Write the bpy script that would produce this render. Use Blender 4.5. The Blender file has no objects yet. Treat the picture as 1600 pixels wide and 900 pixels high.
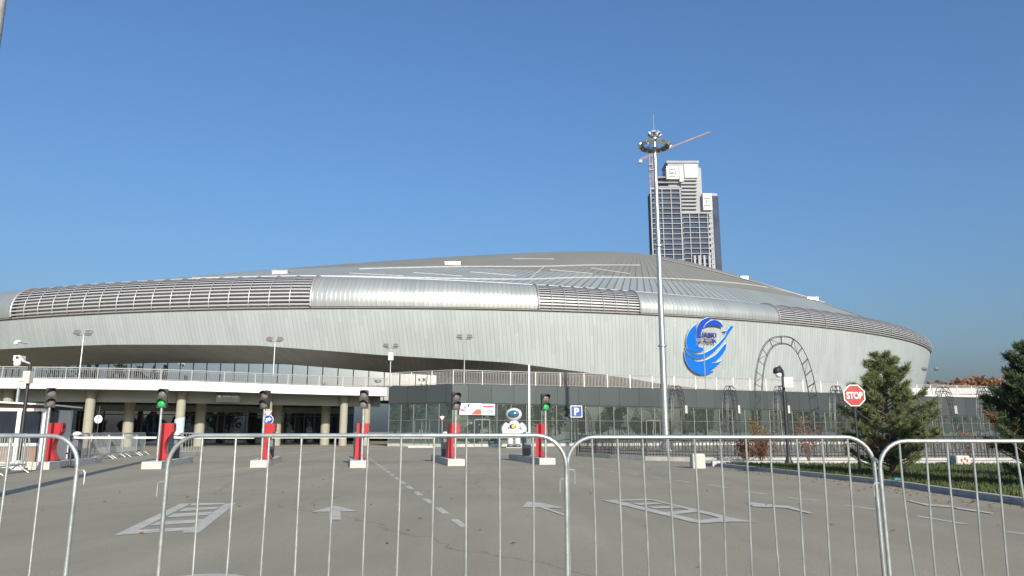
import bpy, bmesh, math, random
from mathutils import Vector, Matrix, noise as mnoise
R = math.radians
random.seed(7)
SC = bpy.context.scene
COL = SC.collection

# ------------------------------------------------------------------ camera, sky, sun, exposure
F = 1156.0; PITCH = R(11.0); EYE = 1.12
cam = bpy.data.cameras.new('camera'); cam.sensor_width = 36; cam.lens = 36*F/1600
cam.clip_start = 0.1; cam.clip_end = 9000
camo = bpy.data.objects.new('camera', cam); COL.objects.link(camo)
camo.location = (0, 0, EYE); camo.rotation_euler = (R(90)+PITCH, 0, 0)
SC.camera = camo
SUN_EL, SUN_AZ = 24.2, 17.5           # azimuth to the right of straight behind the camera
wd = bpy.data.worlds.new('World'); SC.world = wd; wd.use_nodes = True
wn = wd.node_tree; wn.nodes.clear()
sky = wn.nodes.new('ShaderNodeTexSky'); sky.sky_type = 'NISHITA'; sky.sun_disc = False
sky.sun_elevation = R(SUN_EL); sky.sun_rotation = R(180-SUN_AZ)
sky.air_density = 1.4; sky.dust_density = 4.0; sky.ozone_density = 9.5; sky.altitude = 0
bg = wn.nodes.new('ShaderNodeBackground'); bg.inputs[1].default_value = 0.12
wo = wn.nodes.new('ShaderNodeOutputWorld')
wn.links.new(sky.outputs[0], bg.inputs[0]); wn.links.new(bg.outputs[0], wo.inputs[0])
sl = bpy.data.lights.new('sun', 'SUN'); sl.energy = 4.6; sl.angle = R(0.53); sl.color = (1.0, 0.92, 0.78)
so = bpy.data.objects.new('sun', sl); COL.objects.link(so)
_sd = Vector((math.sin(R(SUN_AZ))*math.cos(R(SUN_EL)), -math.cos(R(SUN_AZ))*math.cos(R(SUN_EL)), math.sin(R(SUN_EL))))
so.rotation_euler = _sd.to_track_quat('Z', 'Y').to_euler(); so.location = _sd*60
vs = SC.view_settings; vs.view_transform = 'Standard'; vs.look = 'None'; vs.exposure = 0.45; vs.gamma = 1.0
vs.use_curve_mapping = False
SC.cycles.max_bounces = 8; SC.cycles.transparent_max_bounces = 16
SC.cycles.caustics_reflective = False; SC.cycles.caustics_refractive = False

# ------------------------------------------------------------------ pixel -> world (photo pixels, 1600 x 900)
_c, _s = math.cos(PITCH), math.sin(PITCH)
def at(x, y, Y):
    u = (x-800)/F; v = (450-y)/F; t = Y/(_c-v*_s)
    return Vector((u*t, Y, EYE+(_s+v*_c)*t))
def atz(x, y, z=0.0):
    u = (x-800)/F; v = (450-y)/F; t = (z-EYE)/(_s+v*_c)
    return Vector((u*t, (_c-v*_s)*t, z))
def proj(p):
    d = p[1]*_c+(p[2]-EYE)*_s
    return 800+F*p[0]/d, 450-F*((p[2]-EYE)*_c-p[1]*_s)/d
def interp(x, xs, ys):
    if x <= xs[0]: return ys[0]
    for i in range(1, len(xs)):
        if x <= xs[i]:
            k = (x-xs[i-1])/(xs[i]-xs[i-1]); return ys[i-1]+(ys[i]-ys[i-1])*k
    return ys[-1]

# ------------------------------------------------------------------ materials
def nd(t, kind, **kw):
    n = t.nodes.new(kind)
    for k, v in kw.items(): setattr(n, k, v)
    return n
def mat(name, col, rough=0.6, metal=0.0, var=0.12, scale=3.0, bump=0.0, bscale=40.0, spec=0.5, col2=None, emit=None, coat=0.0, stretch=None):
    m = bpy.data.materials.new(name); m.use_nodes = True; t = m.node_tree
    b = t.nodes['Principled BSDF']
    b.inputs['Roughness'].default_value = rough; b.inputs['Metallic'].default_value = metal
    b.inputs['Specular IOR Level'].default_value = spec; b.inputs['Coat Weight'].default_value = coat
    tc = nd(t, 'ShaderNodeTexCoord')
    src = tc.outputs['Object']
    if stretch:
        mp = nd(t, 'ShaderNodeMapping'); mp.inputs['Scale'].default_value = stretch
        t.links.new(src, mp.inputs[0]); src = mp.outputs[0]
    nz = nd(t, 'ShaderNodeTexNoise'); nz.inputs['Scale'].default_value = scale; nz.inputs['Detail'].default_value = 6; nz.inputs['Roughness'].default_value = 0.62
    t.links.new(src, nz.inputs['Vector'])
    rp = nd(t, 'ShaderNodeMapRange'); rp.inputs[1].default_value = 0.3; rp.inputs[2].default_value = 0.7
    t.links.new(nz.outputs[0], rp.inputs[0])
    mx = nd(t, 'ShaderNodeMix', data_type='RGBA')
    c = Vector(col[:3])
    ca = tuple(max(0, v*(1-var)) for v in c)+(1,); cb = tuple(min(1, v*(1+var)) for v in (Vector(col2) if col2 else c))+(1,)
    mx.inputs[6].default_value = ca; mx.inputs[7].default_value = cb
    t.links.new(rp.outputs[0], mx.inputs[0]); t.links.new(mx.outputs[2], b.inputs['Base Color'])
    rr = nd(t, 'ShaderNodeMapRange'); rr.inputs[3].default_value = max(0.02, rough-0.08); rr.inputs[4].default_value = min(1, rough+0.08)
    t.links.new(nz.outputs[0], rr.inputs[0]); t.links.new(rr.outputs[0], b.inputs['Roughness'])
    if bump:
        n2 = nd(t, 'ShaderNodeTexNoise'); n2.inputs['Scale'].default_value = bscale; n2.inputs['Detail'].default_value = 4
        t.links.new(src, n2.inputs['Vector'])
        bp = nd(t, 'ShaderNodeBump'); bp.inputs['Strength'].default_value = bump; bp.inputs['Distance'].default_value = 0.02
        t.links.new(n2.outputs[0], bp.inputs['Height']); t.links.new(bp.outputs[0], b.inputs['Normal'])
    if emit:
        b.inputs['Emission Color'].default_value = tuple(col[:3])+(1,); b.inputs['Emission Strength'].default_value = emit
    return m

def seam_mat(name, col, period, slant=0.0, rough=0.4, metal=0.5, line=0.10, dark=0.35, var=0.05, row=None, bump=0.6, spec=0.35):
    """metal sheet with standing seams every `period` metres of UV u, each sheet slightly its own tint"""
    m = bpy.data.materials.new(name); m.use_nodes = True; t = m.node_tree; L = t.links
    b = t.nodes['Principled BSDF']; b.inputs['Metallic'].default_value = metal; b.inputs['Roughness'].default_value = rough; b.inputs['Specular IOR Level'].default_value = spec
    uv = nd(t, 'ShaderNodeUVMap'); sp = nd(t, 'ShaderNodeSeparateXYZ'); L.new(uv.outputs[0], sp.inputs[0])
    def mth(op, a, bb=None, cc=None):
        n = nd(t, 'ShaderNodeMath', operation=op)
        for i, v in enumerate((a, bb, cc)):
            if v is None: continue
            if isinstance(v, (int, float)): n.inputs[i].default_value = v
            else: L.new(v, n.inputs[i])
        return n.outputs[0]
    u = mth('DIVIDE', mth('MULTIPLY_ADD', sp.outputs[1], slant, sp.outputs[0]), period)
    fr = mth('FRACT', u); fl = mth('FLOOR', u)
    ln = mth('LESS_THAN', fr, line)
    key = fl
    if row:
        v = mth('DIVIDE', sp.outputs[1], row)
        off = mth('MULTIPLY', mth('FRACT', mth('MULTIPLY', fl, 0.618)), 1.0)
        v = mth('ADD', v, off)
        key = mth('MULTIPLY_ADD', mth('FLOOR', v), 17.3, fl)
    wnz = nd(t, 'ShaderNodeTexWhiteNoise', noise_dimensions='1D'); L.new(key, wnz.inputs['W'])
    tc = nd(t, 'ShaderNodeTexCoord'); nz = nd(t, 'ShaderNodeTexNoise'); nz.inputs['Scale'].default_value = 0.25; nz.inputs['Detail'].default_value = 6
    L.new(tc.outputs['Object'], nz.inputs['Vector'])
    val = mth('ADD', mth('MULTIPLY_ADD', wnz.outputs[0], 2*var, 1-var), mth('MULTIPLY_ADD', nz.outputs[0], 0.16, -0.08))
    val = mth('MULTIPLY', val, mth('MULTIPLY_ADD', ln, dark-1.0, 1.0))
    vm = nd(t, 'ShaderNodeVectorMath', operation='SCALE'); vm.inputs[0].default_value = col; L.new(val, vm.inputs['Scale'])
    L.new(vm.outputs[0], b.inputs['Base Color'])
    rg = mth('MULTIPLY_ADD', nz.outputs[0], 0.16, rough-0.08); rg = mth('MULTIPLY_ADD', wnz.outputs[0], 0.06, rg); L.new(rg, b.inputs['Roughness'])
    if bump:
        h = mth('ABSOLUTE', mth('SUBTRACT', fr, 0.5 + line/2))
        h = mth('POWER', mth('MULTIPLY', h, 2.0), 6.0)
        bp = nd(t, 'ShaderNodeBump'); bp.inputs['Strength'].default_value = bump; bp.inputs['Distance'].default_value = 0.04
        L.new(h, bp.inputs['Height']); L.new(bp.outputs[0], b.inputs['Normal'])
    return m

def glass_mat(name, tint, refl=0.45, rough=0.01, gcol=(0.75, 0.85, 0.85), lit_film=0.0):
    m = bpy.data.materials.new(name); m.use_nodes = True; t = m.node_tree; t.nodes.clear(); L = t.links
    o = nd(t, 'ShaderNodeOutputMaterial'); tr = nd(t, 'ShaderNodeBsdfTransparent'); tr.inputs[0].default_value = tuple(tint)+(1,)
    gl = nd(t, 'ShaderNodeBsdfGlossy'); gl.inputs[0].default_value = tuple(gcol)+(1,); gl.inputs['Roughness'].default_value = rough
    tc = nd(t, 'ShaderNodeTexCoord'); nz = nd(t, 'ShaderNodeTexNoise'); nz.inputs['Scale'].default_value = 0.9; nz.inputs['Detail'].default_value = 1
    L.new(tc.outputs['Object'], nz.inputs['Vector'])
    bp = nd(t, 'ShaderNodeBump'); bp.inputs['Strength'].default_value = 0.03; bp.inputs['Distance'].default_value = 0.1
    L.new(nz.outputs[0], bp.inputs['Height']); L.new(bp.outputs[0], gl.inputs['Normal'])
    fr = nd(t, 'ShaderNodeLayerWeight'); fr.inputs[0].default_value = 0.35
    mr = nd(t, 'ShaderNodeMapRange'); mr.inputs[3].default_value = refl; mr.inputs[4].default_value = 0.95
    L.new(fr.outputs['Fresnel'], mr.inputs[0])
    mx = nd(t, 'ShaderNodeMixShader'); L.new(mr.outputs[0], mx.inputs[0]); L.new(tr.outputs[0], mx.inputs[1]); L.new(gl.outputs[0], mx.inputs[2])
    if lit_film:  # pale green diffuse layer brightens the panes, standing in for reflected light
        df = nd(t, 'ShaderNodeBsdfDiffuse'); df.inputs[0].default_value = (0.40, 0.47, 0.42, 1)
        n3 = nd(t, 'ShaderNodeTexNoise'); n3.inputs['Scale'].default_value = 0.5; n3.inputs['Detail'].default_value = 5; L.new(tc.outputs['Object'], n3.inputs['Vector'])
        m3 = nd(t, 'ShaderNodeMapRange'); m3.inputs[3].default_value = lit_film*.5; m3.inputs[4].default_value = lit_film*1.5; L.new(n3.outputs[0], m3.inputs[0])
        m2 = nd(t, 'ShaderNodeMixShader'); L.new(m3.outputs[0], m2.inputs[0]); L.new(mx.outputs[0], m2.inputs[1]); L.new(df.outputs[0], m2.inputs[2]); mx = m2
    L.new(mx.outputs[0], o.inputs[0])
    return m

M = {}
M['asphalt'] = None
M['skirt'] = seam_mat('skirt panels', (0.352, 0.384, 0.380), 0.43, slant=0.12, rough=0.58, metal=0.1, line=0.13, dark=0.74, var=0.05, row=3.1, bump=0.25)
M['barrel'] = seam_mat('barrel sheets', (0.37, 0.39, 0.375), 0.47, rough=0.37, metal=0.5, line=0.10, dark=0.72, var=0.02, bump=0.25)
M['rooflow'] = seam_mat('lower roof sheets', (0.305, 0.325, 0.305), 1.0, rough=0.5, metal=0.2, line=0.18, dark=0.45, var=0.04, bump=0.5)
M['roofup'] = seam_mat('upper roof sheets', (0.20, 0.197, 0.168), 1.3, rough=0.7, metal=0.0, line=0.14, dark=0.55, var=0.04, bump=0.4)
M['soffit'] = seam_mat('soffit panels', (0.30, 0.30, 0.26), 0.6, rough=0.5, metal=0.2, line=0.06, dark=0.6, var=0.12, row=2.4, bump=0.2)
M['groove'] = mat('groove shadow gap metal', (0.26, 0.26, 0.25), 0.6)
M['trim'] = mat('pale metal trim', (0.72, 0.73, 0.71), 0.35, 0.4, 0.06)
M['slat'] = mat('louvre slat', (0.42, 0.42, 0.42), 0.4, 0.2, 0.05)
M['dark'] = mat('dark void backing', (0.06, 0.058, 0.06), 0.8)
M['white'] = mat('white paint', (0.66, 0.66, 0.63), 0.45, 0, 0.05, 2.0)
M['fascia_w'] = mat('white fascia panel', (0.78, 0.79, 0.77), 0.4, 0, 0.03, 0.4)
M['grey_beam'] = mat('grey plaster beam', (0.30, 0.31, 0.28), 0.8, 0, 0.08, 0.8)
M['column'] = mat('cream column render', (0.30, 0.288, 0.23), 0.75, 0, 0.06, 1.2)
M['fascia_g'] = seam_mat('grey composite panels', (0.068, 0.080, 0.081), 1.85, rough=0.38, metal=0.35, line=0.02, dark=0.35, var=0.05, bump=0.0)
M['frame'] = mat('glazing frame', (0.15, 0.165, 0.16), 0.45, 0.3, 0.05)
M['frame_d'] = mat('dark glazing frame', (0.08, 0.09, 0.09), 0.5, 0.2, 0.05)
M['glass'] = glass_mat('green tinted glazing', (0.25, 0.36, 0.33), 0.44, gcol=(0.70, 0.86, 0.86), lit_film=0.07)
M['glass_up'] = glass_mat('upper hall glazing', (0.10, 0.15, 0.18), 0.93, gcol=(1.0, 1.0, 1.0))
M['glass_dk'] = glass_mat('dark entrance glazing', (0.10, 0.13, 0.18), 0.16, gcol=(0.5, 0.62, 0.8))
M['interior'] = mat('interior wall', (0.24, 0.29, 0.27), 0.8, 0, 0.15, 0.3)
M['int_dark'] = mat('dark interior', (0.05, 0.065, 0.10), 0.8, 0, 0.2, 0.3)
M['rail'] = mat('galvanised railing', (0.50, 0.50, 0.49), 0.4, 0.5, 0.06)
M['rail_mid'] = mat('grey railing bars', (0.30, 0.29, 0.29), 0.45, 0.4, 0.06)
M['rail_dk'] = mat('weathered railing bars', (0.20, 0.19, 0.19), 0.5, 0.4, 0.06)
M['galv'] = mat('galvanised steel', (0.43, 0.46, 0.455), 0.36, 0.75, 0.12, 9.0, 0.08, 60)
M['galv_w'] = mat('bright galvanised tube', (0.40, 0.425, 0.415), 0.38, 0.6, 0.25, 9.0, 0.06, 90)
M['black'] = mat('black painted steel', (0.022, 0.024, 0.028), 0.45, 0.0, 0.2, 5.0)
M['tl'] = mat('traffic light housing', (0.030, 0.029, 0.029), 0.5, 0, 0.2, 8.0)
M['lens'] = mat('unlit signal lens', (0.16, 0.14, 0.14), 0.22, 0, 0.3, 30.0)
M['green'] = mat('lit green lens', (0.015, 0.36, 0.07), 0.3, 0, 0.25, 40.0, emit=0.22)
M['red'] = mat('red terminal paint', (0.40, 0.022, 0.026), 0.38, 0, 0.05, 3.0)
M['red_dk'] = mat('terminal rear shell', (0.30, 0.03, 0.035), 0.5)
M['cab'] = mat('grey cabinet', (0.13, 0.14, 0.15), 0.5, 0, 0.08, 4.0)
M['cab_d'] = mat('dark plinth cover', (0.03, 0.033, 0.04), 0.5)
M['conc'] = mat('painted concrete kerb block', (0.44, 0.43, 0.39), 0.85, 0, 0.14, 4.0, 0.4, 30, col2=(0.50, 0.485, 0.44))
M['conc_g'] = mat('grey concrete', (0.40, 0.39, 0.36), 0.9, 0, 0.18, 3.0, 0.4, 30)
M['kerb'] = mat('kerb stone', (0.36, 0.36, 0.34), 0.9, 0, 0.2, 5.0, 0.4, 25)
M['paver'] = mat('light paving', (0.36, 0.35, 0.33), 0.85, 0, 0.12, 1.5)
M['paint'] = mat('worn road paint', (0.42, 0.41, 0.35), 0.8, 0, 0.22, 5.0, 0.2, 60)
M['sign_red'] = mat('sign red', (0.36, 0.02, 0.014), 0.4, 0, 0.05)
M['sign_blue'] = mat('sign blue', (0.012, 0.055, 0.30), 0.4, 0, 0.05)
M['sign_white'] = mat('sign white', (0.82, 0.82, 0.82), 0.4, 0, 0.03)
M['logo_a'] = mat('emblem bright blue', (0.0, 0.125, 0.52), 0.3, 0, 0.06, 0.8, coat=0.3)
M['logo_b'] = mat('emblem deep blue', (0.010, 0.058, 0.40), 0.3, 0, 0.10, 0.8, coat=0.3)
M['logo_t'] = mat('emblem lettering indigo', (0.03, 0.03, 0.20), 0.4)
M['logo_e'] = mat('emblem pale edge', (0.62, 0.72, 0.80), 0.4)
M['tower_c'] = mat('raw concrete frame', (0.31, 0.32, 0.33), 0.85, 0, 0.12, 0.05)
M['tower_w'] = mat('tower glass', (0.045, 0.062, 0.10), 0.7, 0, 0.35, 0.06, spec=0.1)
M['tower_p'] = mat('white hoarding', (0.52, 0.52, 0.52), 0.6, 0, 0.03, 0.05)
M['crane'] = mat('crane red paint', (0.42, 0.31, 0.28), 0.5, 0, 0.15, 0.2)
M['wood'] = mat('timber cladding', (0.22, 0.155, 0.115), 0.7, 0, 0.25, 6.0, 0.3, 40, stretch=(12, 12, 0.6))
M['kglass'] = mat('kiosk window glass', (0.02, 0.025, 0.035), 0.08, 0, 0.2, 2.0)
M['bark'] = mat('pine bark', (0.13, 0.095, 0.07), 0.9, 0, 0.3, 20.0, 0.6, 50)
M['robot'] = mat('robot white shell', (0.52, 0.53, 0.53), 0.4, 0, 0.04)
M['visor'] = mat('blue visor', (0.03, 0.11, 0.17), 0.12, 0, 0.4, 4.0)
M['yellow'] = mat('yellow badge', (0.75, 0.55, 0.06), 0.4)
M['pale_blue'] = mat('poster pale blue', (0.42, 0.58, 0.66), 0.5, 0, 0.15, 2.0)
M['poster_red'] = mat('poster red', (0.55, 0.08, 0.06), 0.5, 0, 0.1, 2.0)
M['poster_grey'] = mat('poster grey picture', (0.32, 0.34, 0.36), 0.5, 0, 0.35, 4.0)
M['orange_leaf'] = None

def leaf_mat(name, c1, c2, rough=0.6, trans=0.25):
    m = bpy.data.materials.new(name); m.use_nodes = True; t = m.node_tree; L = t.links
    b = t.nodes['Principled BSDF']; b.inputs['Roughness'].default_value = rough; b.inputs['Specular IOR Level'].default_value = 0.3
    g = nd(t, 'ShaderNodeNewGeometry'); mx = nd(t, 'ShaderNodeMix', data_type='RGBA')
    mx.inputs[6].default_value = tuple(c1)+(1,); mx.inputs[7].default_value = tuple(c2)+(1,)
    L.new(g.outputs['Random Per Island'], mx.inputs[0]); L.new(mx.outputs[2], b.inputs['Base Color'])
    if trans:
        tl = nd(t, 'ShaderNodeBsdfTranslucent'); L.new(mx.outputs[2], tl.inputs[0])
        ms = nd(t, 'ShaderNodeMixShader'); ms.inputs[0].default_value = trans
        o = t.nodes['Material Output']; L.new(b.outputs[0], ms.inputs[1]); L.new(tl.outputs[0], ms.inputs[2]); L.new(ms.outputs[0], o.inputs[0])
    return m
M['needle'] = leaf_mat('pine needles', (0.11, 0.148, 0.066), (0.245, 0.275, 0.122))
M['needle_dk'] = leaf_mat('dense pine needles', (0.04, 0.07, 0.036), (0.11, 0.145, 0.07), trans=0.12)
M['needle_br'] = leaf_mat('browned needles', (0.16, 0.10, 0.05), (0.22, 0.15, 0.08))
M['redleaf'] = leaf_mat('red brown autumn leaves', (0.12, 0.045, 0.03), (0.24, 0.12, 0.06))
M['goldleaf'] = leaf_mat('golden green autumn leaves', (0.16, 0.13, 0.04), (0.28, 0.17, 0.05))
M['rustleaf'] = leaf_mat('rust coloured leaves', (0.20, 0.10, 0.045), (0.30, 0.16, 0.07))
M['beltleaf'] = leaf_mat('far tree leaves', (0.07, 0.10, 0.045), (0.16, 0.18, 0.08), trans=0.5)
M['blade'] = leaf_mat('grass blades', (0.045, 0.07, 0.015), (0.10, 0.12, 0.035), trans=0.2)
M['soil'] = mat('lawn', (0.045, 0.055, 0.018), 0.9, 0, 0.35, 3.0, 0.5, 60, col2=(0.075, 0.08, 0.03))

def asphalt():
    m = bpy.data.materials.new('dusty asphalt'); m.use_nodes = True; t = m.node_tree; L = t.links
    b = t.nodes['Principled BSDF']; b.inputs['Roughness'].default_value = 0.85; b.inputs['Specular IOR Level'].default_value = 0.35
    tc = nd(t, 'ShaderNodeTexCoord')
    def nz(sc, det=6, st=None, ro=0.6):
        v = tc.outputs['Object']
        if st:
            mp = nd(t, 'ShaderNodeMapping'); mp.inputs['Scale'].default_value = st; mp.inputs['Rotation'].default_value = (0, 0, R(-12)); L.new(v, mp.inputs[0]); v = mp.outputs[0]
        n = nd(t, 'ShaderNodeTexNoise'); n.inputs['Scale'].default_value = sc; n.inputs['Detail'].default_value = det; n.inputs['Roughness'].default_value = ro
        L.new(v, n.inputs['Vector']); return n.outputs[0]
    def ramp(v, a, bb, lo, hi):
        r = nd(t, 'ShaderNodeMapRange'); L.new(v, r.inputs[0]); r.inputs[1].default_value = a; r.inputs[2].default_value = bb; r.inputs[3].default_value = lo; r.inputs[4].default_value = hi; return r.outputs[0]
    def mul(a, c):
        n = nd(t, 'ShaderNodeMath', operation='MULTIPLY'); L.new(a, n.inputs[0]); L.new(c, n.inputs[1]); return n.outputs[0]
    big = ramp(nz(0.16, 5), 0.35, 0.65, 0.89, 1.09)
    streak = ramp(nz(0.5, 6, (2.2, 0.22, 1)), 0.35, 0.68, 0.89, 1.08)
    fine = ramp(nz(45, 3), 0.3, 0.7, 0.86, 1.14)
    agg = ramp(nz(260, 2), 0.35, 0.7, 0.85, 1.18)
    spots = ramp(nz(2.3, 4), 0.66, 0.72, 1.0, 0.86)
    v = mul(mul(mul(mul(big, streak), fine), agg), spots)
    vo = nd(t, 'ShaderNodeTexVoronoi', feature='DISTANCE_TO_EDGE'); vo.inputs['Scale'].default_value = 0.11
    wob = nd(t, 'ShaderNodeVectorMath', operation='ADD'); nn = nd(t, 'ShaderNodeTexNoise'); nn.inputs['Scale'].default_value = 0.9; nn.inputs['Detail'].default_value = 5
    L.new(tc.outputs['Object'], nn.inputs['Vector']); L.new(tc.outputs['Object'], wob.inputs[0]); L.new(nn.outputs['Color'], wob.inputs[1]); L.new(wob.outputs[0], vo.inputs['Vector'])
    crack = ramp(vo.outputs['Distance'], 0.0, 0.003, 0.70, 1.0)
    v = mul(v, crack)
    mx = nd(t, 'ShaderNodeMix', data_type='RGBA'); mx.inputs[6].default_value = (0.287, 0.260, 0.190, 1); mx.inputs[7].default_value = (0.262, 0.241, 0.182, 1)
    L.new(nz(0.3, 4), mx.inputs[0])
    vm = nd(t, 'ShaderNodeVectorMath', operation='SCALE'); L.new(mx.outputs[2], vm.inputs[0]); L.new(v, vm.inputs['Scale'])
    L.new(vm.outputs[0], b.inputs['Base Color'])
    bp = nd(t, 'ShaderNodeBump'); bp.inputs['Strength'].default_value = 0.35; bp.inputs['Distance'].default_value = 0.006
    L.new(nz(180, 3), bp.inputs['Height']); L.new(bp.outputs[0], b.inputs['Normal'])
    return m
M['asphalt'] = asphalt()

# ------------------------------------------------------------------ mesh helpers
class MB:
    def __init__(s): s.v = []; s.f = []; s.mi = []; s.uv = []; s.hasuv = False
    def face(s, idx, mi=0, uv=None):
        s.f.append(tuple(idx)); s.mi.append(mi); s.uv.append(uv)
        if uv: s.hasuv = True
    def poly(s, pts, mi=0, uv=None):
        b = len(s.v); s.v += [tuple(p) for p in pts]; s.face(range(b, b+len(pts)), mi, uv)
    def box(s, a, b, mi=0, rz=0.0, org=None, mtx=None):
        x0, y0, z0 = a; x1, y1, z1 = b
        P = [Vector(p) for p in ((x0,y0,z0),(x1,y0,z0),(x1,y1,z0),(x0,y1,z0),(x0,y0,z1),(x1,y0,z1),(x1,y1,z1),(x0,y1,z1))]
        if rz:
            o = Vector(org) if org else Vector((0,0,0)); m = Matrix.Rotation(rz, 3, 'Z'); P = [m @ (p-o)+o for p in P]
        if mtx: P = [mtx @ p for p in P]
        n = len(s.v); s.v += [tuple(p) for p in P]
        for q in ((0,3,2,1),(4,5,6,7),(0,1,5,4),(1,2,6,5),(2,3,7,6),(3,0,4,7)): s.face([n+i for i in q], mi)
    def tube(s, pts, r, n=8, mi=0, closed=False):
        pts = [Vector(p) for p in pts]; m = len(pts)
        rs = r if isinstance(r, (list, tuple)) else [r]*m
        prev = None; base = len(s.v)
        for i in range(m):
            a = pts[i-1] if (i or closed) else pts[0]; c = pts[(i+1) % m] if (i < m-1 or closed) else pts[-1]
            t = (c-a).normalized()
            if prev is None:
                up = Vector((0,0,1)) if abs(t.z) < 0.95 else Vector((0,1,0))
                nrm = t.cross(up).normalized()
            else:
                nrm = (prev - t*prev.dot(t)).normalized()
            prev = nrm; bn = t.cross(nrm)
            for k in range(n):
                an = 2*math.pi*k/n
                s.v.append(tuple(pts[i]+(nrm*math.cos(an)+bn*math.sin(an))*rs[i]))
        for i in range(m if closed else m-1):
            j = (i+1) % m
            for k in range(n):
                k2 = (k+1) % n
                s.face((base+i*n+k, base+i*n+k2, base+j*n+k2, base+j*n+k), mi)
        if not closed:
            s.face([base+k for k in range(n)][::-1], mi); s.face([base+(m-1)*n+k for k in range(n)], mi)
    def lathe(s, prof, c=(0,0,0), n=16, mi=0, sy=1.0):
        base = len(s.v); c = Vector(c)
        for r, z in prof:
            for k in range(n):
                a = 2*math.pi*k/n; s.v.append((c.x+r*math.cos(a), c.y+r*sy*math.sin(a), c.z+z))
        for i in range(len(prof)-1):
            for k in range(n):
                k2 = (k+1) % n; s.face((base+i*n+k, base+i*n+k2, base+(i+1)*n+k2, base+(i+1)*n+k), mi)
        s.face([base+k for k in range(n)][::-1], mi); s.face([base+(len(prof)-1)*n+k for k in range(n)], mi)
    def ellipsoid(s, c, r, n=14, m=9, mi=0):
        s_prof = []
        base = len(s.v); c = Vector(c)
        for i in range(m+1):
            ph = -math.pi/2+math.pi*i/m
            for k in range(n):
                a = 2*math.pi*k/n
                s.v.append((c.x+r[0]*math.cos(ph)*math.cos(a), c.y+r[1]*math.cos(ph)*math.sin(a), c.z+r[2]*math.sin(ph)))
        for i in range(m):
            for k in range(n):
                k2 = (k+1) % n; s.face((base+i*n+k, base+i*n+k2, base+(i+1)*n+k2, base+(i+1)*n+k), mi)
    def prism(s, front, off, mi=0, mi_side=None):
        """polygon of 3D points pushed by vector off"""
        front = [Vector(p) for p in front]; off = Vector(off); n = len(front); b = len(s.v)
        s.v += [tuple(p) for p in front]+[tuple(p+off) for p in front]
        s.face(range(b, b+n), mi); s.face(list(range(b+n, b+2*n))[::-1], mi)
        for i in range(n):
            j = (i+1) % n; s.face((b+i, b+n+i, b+n+j, b+j), mi if mi_side is None else mi_side)
    def build(s, name, mats, parent=None, smooth=False, recalc=True, angle=None):
        me = bpy.data.meshes.new(name)
        org = parent_world(parent)
        me.from_pydata([tuple(Vector(v)-org) for v in s.v], [], s.f)
        if not isinstance(mats, (list, tuple)): mats = [mats]
        for m in mats: me.materials.append(m)
        for p, mi in zip(me.polygons, s.mi): p.material_index = mi
        if s.hasuv:
            ul = me.uv_layers.new(name='UVMap')
            for p, uv in zip(me.polygons, s.uv):
                if uv:
                    for li, q in zip(p.loop_indices, uv): ul.data[li].uv = q
        if recalc or smooth:
            bm = bmesh.new(); bm.from_mesh(me)
            if recalc: bmesh.ops.recalc_face_normals(bm, faces=bm.faces)
            if smooth:
                for f in bm.faces: f.smooth = True
                for e in bm.edges:
                    if len(e.link_faces) == 2 and e.calc_face_angle(0) > R(angle or 40): e.smooth = False
            bm.to_mesh(me); bm.free()
        o = bpy.data.objects.new(name, me); COL.objects.link(o)
        if parent: o.parent = parent
        return o
def parent_world(p):
    v = Vector((0,0,0))
    while p is not None: v += Vector(p.location); p = p.parent
    return v
def tag(o, label=None, cat=None, group=None, kind=None):
    if label: o['label'] = label
    if cat: o['category'] = cat
    if group: o['group'] = group
    if kind: o['kind'] = kind
    return o
def thing(name, loc, label, cat, group=None):
    o = bpy.data.objects.new(name, None); COL.objects.link(o); o.location = loc; o.empty_display_size = 0.2
    return tag(o, label, cat, group)
def copy_tree(o, parent=None):
    c = o.copy(); COL.objects.link(c); c.parent = parent
    for ch in list(o.children): copy_tree(ch, c)
    return c
def dup(root, loc, rz=None, label=None):
    c = copy_tree(root); c.location = loc
    if rz is not None: c.rotation_euler = (0, 0, rz)
    if label: c['label'] = label
    return c
def text_obj(txt, name, m, parent, loc, width=None, height=None, extrude=0.01, rz=0.0, bold=0.0):
    cu = bpy.data.curves.new('text', 'FONT'); cu.body = txt; cu.size = 1; cu.extrude = extrude; cu.align_x = 'CENTER'; cu.align_y = 'CENTER'; cu.offset = bold
    tmp = bpy.data.objects.new('text', cu); COL.objects.link(tmp)
    dg = bpy.context.evaluated_depsgraph_get(); me = bpy.data.meshes.new_from_object(tmp.evaluated_get(dg))
    bpy.data.objects.remove(tmp)
    xs = [v.co.x for v in me.vertices]; ys = [v.co.y for v in me.vertices]
    cx, cy = (min(xs)+max(xs))/2, (min(ys)+max(ys))/2; w = max(xs)-min(xs); h = max(ys)-min(ys)
    sx = (width/w) if width else None; sy = (height/h) if height else None
    sx = sx or sy; sy = sy or sx
    for v in me.vertices:
        x, y, z = (v.co.x-cx)*sx, (v.co.y-cy)*sy, v.co.z
        v.co = (x*math.cos(rz)+z*math.sin(rz), x*math.sin(rz)-z*math.cos(rz), y)
    me.materials.clear(); me.materials.append(m); me.name = name
    o = bpy.data.objects.new(name, me); COL.objects.link(o)
    if parent: o.parent = parent; o.location = Vector(loc)-parent_world(parent)
    else: o.location = loc
    return o
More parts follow.
